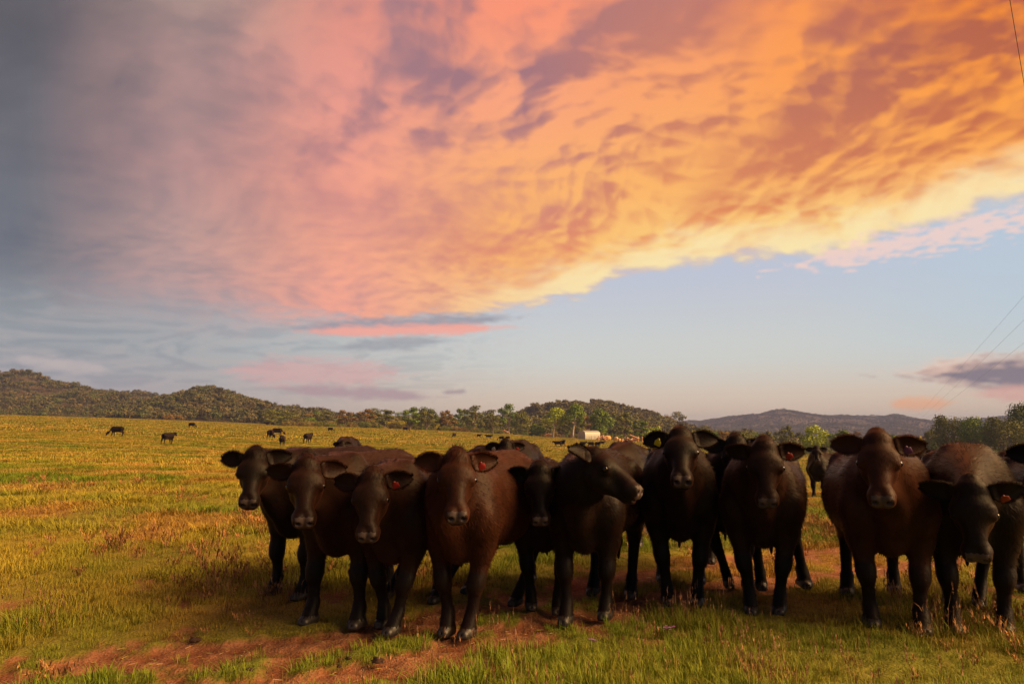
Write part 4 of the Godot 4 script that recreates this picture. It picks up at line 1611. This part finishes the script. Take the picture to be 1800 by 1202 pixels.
func bend(p: Pose, v: PackedVector3Array, n: PackedVector3Array) -> void:
	var dir := (NECK_B - NECK_A).normalized()
	var span := (NECK_B - NECK_A).length()
	for i in v.size():
		var q := v[i]
		var t := (q - NECK_A).dot(dir) / span
		if t > 0.0:
			t *= lerpf(smoothstep(0.72, 1.0, q.y), 1.0, smoothstep(0.80, 1.0, t))
		if t >= 1.0:
			v[i] = p.b + p.rh * (q - NECK_B)
			n[i] = p.rh * n[i]
		else:
			if p.girth != 1.0:
				var g := (p.girth - 1.0) * smoothstep(0.55, 0.1, absf(q.z + 0.1)) * smoothstep(0.42, 0.62, q.y)
				q.x *= 1.0 + g
				q.y -= g * 0.20 * smoothstep(1.0, 0.6, q.y)
			if t > 0.0:
				var s := 1.0 - t
				var c := NECK_A * (s * s * s) + p.p1 * (3.0 * s * s * t) + p.p2 * (3.0 * s * t * t) + p.b * (t * t * t)
				var r := Basis(Quaternion.IDENTITY.slerp(p.quat, t * t * (3.0 - 2.0 * t)))
				q = c + r * (q - NECK_A - dir * span * t)
				n[i] = r * n[i]
			elif q.y < 0.68 and not (q.z < -0.86 and absf(q.x) < 0.075):
				var w := pow(clampf((0.68 - q.y) / 0.64, 0.0, 1.0), 1.2) * smoothstep(0.05, 0.13, absf(q.x))
				var f := (0 if q.x > 0.0 else 1) + (0 if q.z > -0.1 else 2)
				q += p.feet[f] * w * (smoothstep(0.0, 0.2, q.z) if f < 2 else smoothstep(-0.35, -0.5, q.z))
			v[i] = q


var cow_fine := {}
var cow_far := {}


func prepare_cow() -> void:
	cow_bones()
	cow_fine = cow_surface(0.020, 0.0085)
	cow_far = cow_surface(0.055, 0.032)
	for c in [cow_fine, cow_far]:
		c.n = normals_of(c.v, c.idx)


func frame(p: Pose, at: Vector3) -> Vector3:
	# a point of the head, carried along by the pose
	return p.b + p.rh * (at - NECK_B)


func make_cow(p: Pose, fine: bool, tone: Color, seed_: int, ears := [0.25, 0.0, 0.0, 0.25, 0.0, 0.0], shaggy := 1.0) -> Dictionary:
	# {body, hair}: meshes of one animal in its pose
	var src: Dictionary = cow_fine if fine else cow_far
	var v: PackedVector3Array = src.v.duplicate()
	var idx: PackedInt32Array = src.idx.duplicate()
	var rim := []
	var skin_count := v.size()
	var head_tri := idx.size()
	ear_shape(v, idx, 1.0, ears[0], ears[1], ears[2], rim)
	ear_shape(v, idx, -1.0, ears[3], ears[4], ears[5], rim)
	var rest := v.duplicate()
	var n: PackedVector3Array = src.n.duplicate()
	n.append_array(normals_of(v, idx.slice(head_tri)).slice(skin_count))
	var rest_n := n.duplicate()
	bend(p, v, n)
	# colour by where on the body it is
	var r := RandomNumberGenerator.new()
	r.seed = seed_
	var blot := noise(FastNoiseLite.TYPE_SIMPLEX, 3.0, seed_, 3)
	var lock := noise(FastNoiseLite.TYPE_SIMPLEX, 1.0, seed_ + 1, 2)
	var col := PackedColorArray()
	col.resize(v.size())
	for i in v.size():
		var q := rest[i]
		var m := blot.get_noise_3d(q.x * 2.0, q.y, q.z * 1.6)
		var c := tone * (1.0 + m * 0.55)
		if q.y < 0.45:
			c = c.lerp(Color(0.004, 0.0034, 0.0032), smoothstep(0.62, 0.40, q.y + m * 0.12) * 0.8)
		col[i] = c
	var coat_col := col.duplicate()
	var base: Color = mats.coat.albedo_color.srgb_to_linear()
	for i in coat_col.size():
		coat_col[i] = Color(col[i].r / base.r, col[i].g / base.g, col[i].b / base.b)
	var body_idx := PackedInt32Array()
	var nose_idx := PackedInt32Array()
	var hoof_idx := PackedInt32Array()
	var area := PackedFloat32Array()
	var total := 0.0
	var hs := hp(0, .41, -.02)
	for i in range(0, idx.size(), 3):
		var a := idx[i]
		var c := rest[a]
		var part := 0
		if c.y < 0.062 and c.z < 0.6:
			part = 2
		elif c.distance_squared_to(hs) < 0.016:
			var f := (c - HEAD_BASE).dot(FACE) / HS
			var u := (c - HEAD_BASE).dot(BROW) / HS
			if f > 0.418 and u > -0.062 and absf(c.x) < 0.062 and f + u > 0.422:
				part = 1
		if part == 1:
			nose_idx.append_array([a, idx[i + 1], idx[i + 2]])
		elif part == 2:
			hoof_idx.append_array([a, idx[i + 1], idx[i + 2]])
		else:
			body_idx.append_array([a, idx[i + 1], idx[i + 2]])
	var mesh := ArrayMesh.new()
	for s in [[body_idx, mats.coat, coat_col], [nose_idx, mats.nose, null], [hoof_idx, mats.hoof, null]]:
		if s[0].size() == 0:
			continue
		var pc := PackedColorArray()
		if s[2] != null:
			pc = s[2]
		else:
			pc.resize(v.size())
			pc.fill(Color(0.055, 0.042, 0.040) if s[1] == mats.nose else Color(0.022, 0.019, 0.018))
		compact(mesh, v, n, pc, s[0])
		mesh.surface_set_material(mesh.get_surface_count() - 1, s[1])
	var out := {"body": mesh}
	if not fine:
		return out
	# short hair standing off the coat, long on poll and ears, combed back and down
	var hv := PackedVector3Array()
	var hn := PackedVector3Array()
	var hc := PackedColorArray()
	for i in range(0, body_idx.size(), 3):
		var a := body_idx[i]
		var b := body_idx[i + 1]
		var c := body_idx[i + 2]
		var ar := (v[b] - v[a]).cross(v[c] - v[a]).length() * 0.5
		var q := rest[a]
		var is_head := q.z > 0.80 and q.y > 0.88 and (q - NECK_A).dot(NECK_B - NECK_A) > 0.17
		var ear := a >= skin_count
		var dense := 2000.0
		var long := 0.034
		var thick := 0.0024
		if ear:
			dense = 9000.0
			long = 0.017
			thick = 0.0010
		elif is_head:
			var f := (q - HEAD_BASE).dot(FACE) / HS
			var u := (q - HEAD_BASE).dot(BROW) / HS
			dense = 9000.0
			long = 0.011
			thick = 0.0010
			if f < 0.04 and u > 0.0:
				long = 0.034 * shaggy
				thick = 0.0014
			if f > 0.38:
				continue
		elif q.y < 0.45:
			long = 0.016
		elif q.y < 0.66:
			long = 0.034
		var want := ar * dense
		var count := int(want) + (1 if r.randf() < want - int(want) else 0)
		for k in count:
			var s := sqrt(r.randf())
			var t := r.randf()
			var wa := 1.0 - s
			var wb := s * (1.0 - t)
			var wc := s * t
			var at := v[a] * wa + v[b] * wb + v[c] * wc
			var nn := n[a]
			var flow := Vector3(r.randf_range(-.25, .25), -0.55, -0.75)
			if is_head:
				flow = p.rh * (FACE * 0.8 + Vector3(r.randf_range(-.5, .5), 0, 0))
			if ear:
				flow = p.rh * Vector3(signf(q.x) * 0.9, r.randf_range(-.6, .6), 0)
			if q.z < -0.86 and absf(q.x) < 0.07:
				flow = Vector3(0, -1, 0)
			flow = (flow - nn * flow.dot(nn)).normalized()
			var tip := (flow + nn * r.randf_range(0.22, 0.7)).normalized() * long * r.randf_range(0.6, 1.3)
			hair(hv, hn, hc, at, tip, nn, thick, col[a] * (r.randf_range(0.8, 1.5) + 0.9 * maxf(0.0, lock.get_noise_3d(q.x * 26.0, q.y * 7.0, q.z * 20.0))), r)
	for j in rim.size():
		var e: Array = rim[j]
		var next: Array = rim[j + 2] if j % 22 < 20 else rim[j]
		for k in 90:
			var along := r.randf()
			var root: Vector3 = v[e[0]].lerp(v[next[0]], along)
			var away: Vector3 = p.rh * (e[1] as Vector3).lerp(next[1], along)
			var tip := (away.normalized() + Vector3(r.randf_range(-.55, .55), r.randf_range(-.55, .55), r.randf_range(-.55, .55))).normalized() * r.randf_range(0.006, 0.022)
			hair(hv, hn, hc, root + Vector3(r.randf_range(-.005, .005), r.randf_range(-.005, .005), r.randf_range(-.005, .005)), tip, n[e[0]], 0.0009, col[e[0]] * 2.2, r)  # fringe colour lightened to stand in for the glow of backlit ear rims
	out.hair = mesh_of(hv, hn, hc, PackedInt32Array())
	return out


func hair(hv: PackedVector3Array, hn: PackedVector3Array, hc: PackedColorArray, at: Vector3, tip: Vector3, nn: Vector3, thick: float, c: Color, r: RandomNumberGenerator) -> void:
	var side := tip.cross(nn + Vector3(0.001, 0.002, 0.0)).normalized() * thick
	var lean := (nn + side.normalized() * r.randf_range(-.45, .45)).normalized()
	hv.append(at + side)
	hv.append(at - side)
	hv.append(at + tip)
	for k in 3:
		hn.append(lean)
		hc.append(c)


func compact(mesh: ArrayMesh, v: PackedVector3Array, n: PackedVector3Array, c: PackedColorArray, idx: PackedInt32Array) -> void:
	if idx.size() > v.size() * 2:
		mesh_of(v, n, c, idx, mesh)
		return
	var map := {}
	var vv := PackedVector3Array()
	var nn := PackedVector3Array()
	var cc := PackedColorArray()
	var ii := PackedInt32Array()
	for i in idx:
		if not map.has(i):
			map[i] = vv.size()
			vv.append(v[i])
			nn.append(n[i])
			cc.append(c[i])
		ii.append(map[i])
	mesh_of(vv, nn, cc, ii, mesh)


const DARK := Color(0.0068, 0.0034, 0.0026)
const BROWN := Color(0.0135, 0.0050, 0.0031)
const RUSTY := Color(0.0270, 0.0082, 0.0037)
const HOOF := [Vector3(.165, 0, .43), Vector3(-.165, 0, .43), Vector3(.165, 0, -.735), Vector3(-.165, 0, -.735)]


func pose_of(c: Dictionary) -> Array:
	# [pose, origin, turn]: from where the hooves stand and where the head is held
	var s: float = c.get("scale", 1.0)
	var turn := deg_to_rad(c.turn)
	var rot := Basis(Vector3.UP, turn)
	var f := ground_at(c.front[0], c.front[1])
	var origin := f - rot * Vector3(0, 0, 0.43 * s)
	origin.y = height(origin.x, origin.z)
	var p := Pose.new()
	p.girth = c.get("girth", 1.0)
	var hooves: Array = c.get("hooves", [])
	for i in hooves.size():
		if hooves[i]:
			var g := ground_at(hooves[i][0], hooves[i][1])
			var d: Vector3 = rot.inverse() * (g - origin) / s - HOOF[i]
			d.y = 0.0
			p.feet[i] = d.limit_length(0.34)
	var face := deg_to_rad(c.face)
	var roll := deg_to_rad(c.get("roll", 0.0))
	p.rh = Basis(Vector3.UP, face - turn) * Basis(Vector3(0, 0, 1), roll) * Basis(Vector3.RIGHT, deg_to_rad(c.pitch - 46.0))
	var eyes := at_depth(c.eyes[0], c.eyes[1], -f.z - c.get("reach", 0.44))
	var local := rot.inverse() * (eyes - origin) / s
	p.b = local - p.rh * (hp(0, .155, .04) - NECK_B)
	var span := (p.b - NECK_A).length() / (NECK_B - NECK_A).length()
	if span > 1.35:
		p.b = NECK_A + (p.b - NECK_A) * 1.35 / span
	p.prepare(NECK_A, NECK_B)
	return [p, origin, turn, s]


func add_cow(c: Dictionary, seed_: int) -> void:
	var got := pose_of(c)
	var p: Pose = got[0]
	var made := make_cow(p, c.get("fine", true), c.get("tone", DARK), seed_, c.get("ears", [0.25, 0.02, 0.0, 0.25, 0.02, 0.0]), c.get("shaggy", 1.0))
	var o := thing("cow", c.label, "cow", got[1], got[2], "black cattle in the mob facing the camera" if c.get("fine", true) else "black cattle behind the front row")
	o.scale = Vector3.ONE * got[3]
	obj("body", made.body, null, o)
	if made.has("hair"):
		obj("coat_hair", made.hair, mats.hair, o).set_meta("kind", "stuff")
	for s in [1.0, -1.0]:
		var m := SphereMesh.new()
		m.radius = 0.0235
		m.height = 0.047
		m.radial_segments = 20
		m.rings = 12
		var e := obj("eye", m, mats.eye, o)
		e.position = frame(p, hp(s * 0.1235, .160, .027))
	for t in c.get("tags", []):
		ear_tag(o, p, t[0], mats[t[1]], c.get("ears", [0.25, 0.02, 0.0, 0.25, 0.02, 0.0]))


func ear_tag(o: Node3D, p: Pose, side: float, m: Material, ears: Array) -> void:
	# a thin bevelled tag with a neck and a round button, pinned through the ear and hanging in its hollow
	var st := SurfaceTool.new()
	st.begin(Mesh.PRIMITIVE_TRIANGLES)
	var outline := [[-.010, .012], [.010, .012], [.012, -.004], [.028, -.012], [.030, -.016], [.030, -.054], [.026, -.058], [-.026, -.058], [-.030, -.054], [-.030, -.016], [-.028, -.012], [-.012, -.004]]
	var n := outline.size()
	var front := []
	var back := []
	var rim := []
	for q in outline:
		front.append(Vector3(q[0] * 0.93, q[1] * 0.96, .0016))
		rim.append(Vector3(q[0], q[1], 0.0))
		back.append(Vector3(q[0] * 0.93, q[1] * 0.96, -.0016))
	for i in n:
		var j := (i + 1) % n
		for q in [front[i], rim[i], front[j], front[j], rim[i], rim[j], rim[i], back[i], rim[j], rim[j], back[i], back[j]]:
			st.add_vertex(q)
		if i > 0 and i < n - 1:
			for q in [front[0], front[i], front[j], back[0], back[j], back[i]]:
				st.add_vertex(q)
	var cyl := CylinderMesh.new()
	cyl.top_radius = 0.006
	cyl.bottom_radius = 0.008
	cyl.height = 0.006
	cyl.radial_segments = 12
	st.generate_normals()
	st.index()
	var mesh := st.commit()
	st = SurfaceTool.new()
	st.append_from(mesh, 0, Transform3D())
	st.append_from(cyl, 0, Transform3D(Basis(Vector3.RIGHT, PI / 2), Vector3(0, .006, .004)))
	var t := obj("ear_tag", st.commit(), m, o)
	var k := 0 if side > 0.0 else 3
	var out: Vector3 = (Vector3(side, 0, 0) * 0.96 - BROW * ears[k] - FACE * 0.10 + Vector3(0, -ears[k + 1], 0)).normalized()
	t.position = frame(p, hp(side * 0.098, -0.005, 0.01) + out * 0.075 + BROW * 0.045 + FACE * 0.045)
	t.basis = p.rh * Basis(Vector3.RIGHT, 0.15) * Basis(Vector3.UP, side * 0.35) * Basis(Vector3(0, 0, 1), side * 0.35) * Basis.from_scale(Vector3.ONE * 0.85)


func build_cattle() -> void:
	prepare_cow()
	var E := [0.25, 0.02, 0.0, 0.25, 0.02, 0.0]
	var herd := [
		{"label": "leftmost black cow of the front row with shaggy poll, standing at the grass edge", "front": [502, 1050], "hooves": [[526, 1056], [478, 1046], null, null], "turn": -27.0, "eyes": [443, 831], "face": 10.0, "pitch": 60.0, "shaggy": 1.6, "ears": [0.1, -0.12, 0.0, 0.2, -0.05, 0.0]},
		{"label": "black cow second from the left, striding with one front leg bent over the dirt", "front": [583, 1099], "hooves": [[626, 1104], [540, 1097], [656, 1056], null], "turn": -17.0, "eyes": [537, 853], "face": 15.0, "pitch": 60.0, "tone": BROWN, "ears": [0.25, 0.0, 0.0, 0.3, 0.05, 0.3]},
		{"label": "black cow with red ear tag, head held low, third from the left", "front": [681, 1112], "hooves": [[686, 1117], [673, 1103], [764, 1060], null], "turn": -20.0, "eyes": [650, 877], "face": 3.0, "pitch": 64.0, "scale": 0.96, "tags": [[1.0, "red_tag"]], "tone": BROWN, "shaggy": 1.2, "ears": [0.2, -0.15, 0.0, 0.25, 0.0, 0.0]},
		{"label": "reddish black cow with red ear tag and glossy shoulder, its hooves nearest the dirt track", "front": [801, 1118], "hooves": [[819, 1121], [785, 1118], [905, 1064], [811, 1040]], "turn": -23.0, "eyes": [803, 842], "face": 6.0, "pitch": 56.0, "tone": RUSTY, "tags": [[1.0, "red_tag"]], "shaggy": 1.3, "ears": [0.2, -0.12, 0.0, 0.2, -0.12, 0.0]},
		{"label": "smallest black calf of the front row with pinkish nose and red ear tag", "front": [957, 1074], "hooves": [[979, 1079], [935, 1072], null, null], "turn": -4.0, "eyes": [949, 859], "face": -2.0, "pitch": 64.0, "scale": 0.93, "tags": [[1.0, "red_tag"]], "ears": [0.2, 0.0, 0.0, 0.25, 0.0, 0.0]},
		{"label": "black cow turning its head sideways to the right, ears pricked", "front": [1028, 1092], "hooves": [[1063, 1089], [994, 1098], [1104, 1064], [1041, 1047]], "turn": -20.0, "eyes": [1074, 822], "face": 62.0, "pitch": 32.0, "reach": 0.40, "roll": -4.0, "ears": [0.45, -0.55, 0.0, 0.35, -0.75, 0.0]},
		{"label": "tallest black cow with peaked poll, head raised above the hill line", "front": [1200, 1063], "hooves": [[1225, 1064], [1176, 1063], [1234, 1046], [1163, 1046]], "turn": -13.0, "eyes": [1197, 793], "face": -13.0, "pitch": 48.0, "scale": 1.05, "tags": [[-1.0, "yellow_tag"]], "shaggy": 0.5, "ears": [0.2, -0.08, 0.0, 0.2, -0.02, 0.0]},
		{"label": "black cow half hidden between the tallest cow and the red tagged cow", "front": [1283, 1032], "hooves": [null, [1284, 1032], null, null], "turn": -16.0, "eyes": [1296, 803], "face": -14.0, "pitch": 58.0},
		{"label": "black cow with a bright red ear tag, standing right of the tallest cow", "front": [1346, 1077], "hooves": [[1369, 1078], [1322, 1078], [1418, 1036], [1352, 1048]], "girth": 1.08, "turn": -23.0, "eyes": [1346, 821], "face": -19.0, "pitch": 66.0, "scale": 1.03, "tags": [[1.0, "red_tag"]], "tone": BROWN, "shaggy": 0.6, "ears": [0.2, 0.02, 0.0, 0.25, 0.0, 0.25]},
		{"label": "broad black cow with purple ear tag and rusty flank", "front": [1578, 1108], "hooves": [[1624, 1115], [1535, 1101], [1574, 1046], [1490, 1049]], "turn": -21.0, "eyes": [1546, 812], "face": -27.0, "pitch": 60.0, "scale": 1.06, "girth": 1.24, "tone": RUSTY, "tags": [[1.0, "purple_tag"]], "shaggy": 0.4, "ears": [0.2, 0.0, 0.0, 0.2, -0.05, 0.0]},
		{"label": "black cow with its head lowered to chest height and back showing above", "front": [1725, 1113], "hooves": [[1769, 1114], [1680, 1113], [1720, 1070], [1673, 1066]], "turn": -31.0, "eyes": [1712, 903], "face": -32.0, "pitch": 76.0, "scale": 1.06, "reach": 0.52, "tags": [[1.0, "red_tag"]], "shaggy": 0.4, "ears": [0.2, -0.12, 0.0, 0.2, -0.05, 0.0]},
		{"label": "black cow cut off by the right edge of the photo, only one ear showing", "front": [1915, 1100], "turn": -26.0, "eyes": [1862, 826], "face": -36.0, "pitch": 58.0, "scale": 1.05, "ears": [0.2, 0.0, 0.0, 0.2, -0.03, 0.0]},
		{"label": "black cow with red ear tag behind the glossy shouldered cow, only head and back showing", "front": [905, 930], "turn": -8.0, "eyes": [889, 799], "face": 4.0, "pitch": 64.0, "tags": [[1.0, "red_tag"], [-1.0, "white_tag"]]},
		{"label": "black cow whose back shows behind the cow turning its head", "front": [1098, 962], "turn": -14.0, "eyes": [1055, 838], "face": -20.0, "pitch": 70.0, "scale": 1.02, "reach": 0.35},
		{"label": "black cow standing back and facing us between the red tagged and the rusty cow", "front": [1438, 876], "turn": -64.0, "eyes": [1436, 796], "face": -22.0, "pitch": 56.0, "tags": []},
		{"label": "black cow peering out from behind the purple tagged cow, right ear showing", "front": [1612, 945], "turn": -30.0, "eyes": [1618, 812], "face": -26.0, "pitch": 60.0},
		{"label": "black cow behind the cow with lowered head, only its back showing", "front": [1790, 950], "turn": 150.0, "eyes": [1840, 800], "face": 150.0, "pitch": 50.0},
		{"label": "small black cow watching from the paddock above the second cow's back", "front": [602, 838], "turn": 0.0, "eyes": [601, 786], "face": 14.0, "pitch": 60.0, "scale": 0.92, "reach": 0.5},
		{"label": "black calf looking right behind the glossy shouldered cow, its ears out sideways", "front": [900, 868], "turn": 60.0, "eyes": [922, 789], "face": 25.0, "pitch": 55.0, "scale": 0.85},
	]
	for i in herd.size():
		add_cow(herd[i], 100 + i)
	far_cattle()


func far_cattle() -> void:
	# three animals in low detail, then one copy per animal dotted over the paddock
	var protos := []
	var poses := [[Vector3(0, .52, .98), 62.0, 0.0], [Vector3(0, 1.20, .86), 46.0, 0.0], [Vector3(.10, .50, .93), 66.0, 0.5]]
	for k in 3:
		var p := Pose.new()
		p.rh = Basis(Vector3.UP, poses[k][2]) * Basis(Vector3.RIGHT, deg_to_rad(poses[k][1] - 46.0))
		p.b = poses[k][0]
		p.feet = [Vector3(.0, 0, .10), Vector3(0, 0, -.12), Vector3(0, 0, -.10), Vector3(0, 0, .14)]
		p.prepare(NECK_A, NECK_B)
		protos.append(make_cow(p, false, DARK, 60 + k).body)
	# across, hooves, pixels tall, pose (0 grazing, 1 standing, 2 grazing turned), heading, words
	var spots := [
		[203, 767, 17, 0, -86, "grazing black cow, the large one alone far left in the paddock"],
		[295, 781, 21, 1, 165, "black cow seen from behind near the left end of the paddock"],
		[337, 752, 9, 0, 80, "tiny grazing black cow below the round wooded hill"],
		[469, 748, 6, 1, -85, "left one of two tiny black cows at the far tree edge"],
		[479, 748, 5, 0, 88, "right one of two tiny black cows at the far tree edge"],
		[475, 771, 15, 2, 40, "grazing black cow, left of a close group of three above the second cow"],
		[488, 766, 13, 0, 95, "grazing black cow at the back of a close group of three"],
		[495, 784, 19, 1, 12, "black cow facing us, nearest of a close group of three"],
		[541, 779, 18, 1, 170, "black cow seen from behind, alone right of the group of three"],
		[581, 759, 7.5, 0, 75, "small grazing black cow far off with its head to the right"],
		[713, 758, 7, 0, 95, "dark cow at the grass edge before the reddish trees"],
		[798, 769, 8, 0, -20, "small black cow grazing towards us above the middle of the mob"],
		[842, 769, 5, 1, 85, "tiny black calf in profile left of the log pile's end"],
		[857, 770, 4.5, 1, -80, "first of two tiny black calves side by side"],
		[861, 770.5, 4.5, 1, 95, "second of two tiny black calves side by side"],
		[881, 774.5, 7.5, 0, -100, "grazing black cow facing left in front of the log pile"],
		[892, 773, 6, 0, -80, "smaller grazing black cow right of another before the log pile"],
		[980, 785, 10, 1, -90, "black cow in profile standing against another, left of the shed"],
		[989, 785, 11.5, 1, 20, "black cow facing us standing against another, left of the shed"],
		[1014, 788, 10.5, 1, 175, "black cow seen from behind below the left end of the shed"],
		[1025, 785, 9, 1, 90, "black cow in profile directly below the shed's long wall"],
		[1040, 786, 9, 0, 85, "black cow with lowered head below the shed's bright end"],
		[1051, 786, 9.5, 1, 30, "stout black cow turned towards us below the hay bales' left end"],
		[1059, 782, 6, 1, 90, "small black cow at the right end of the group below the shed"],
		[1109, 796, 11.5, 1, 200, "black calf walking away alone right of the shed group"],
		[1140, 809, 21, 1, 5, "black cow facing us beside the tallest cow's left ear"],
		[1152, 808, 18, 0, 60, "black cow grazing half hidden by the tallest cow's ear"],
	]
	for s in spots:
		var g := ground_at(s[0], s[1])
		var dist := -g.z
		var tall: float = s[2] * dist / FOCAL
		var k := clampf(tall / (1.32 if s[3] == 1 else 1.24), 0.62, 1.18)
		var o := obj("cow", protos[s[3]], null)
		tag(o, s[5], "cow", "black cattle scattered over the paddock")
		o.position = g
		o.rotation.y = deg_to_rad(s[4])
		o.scale = Vector3.ONE * k
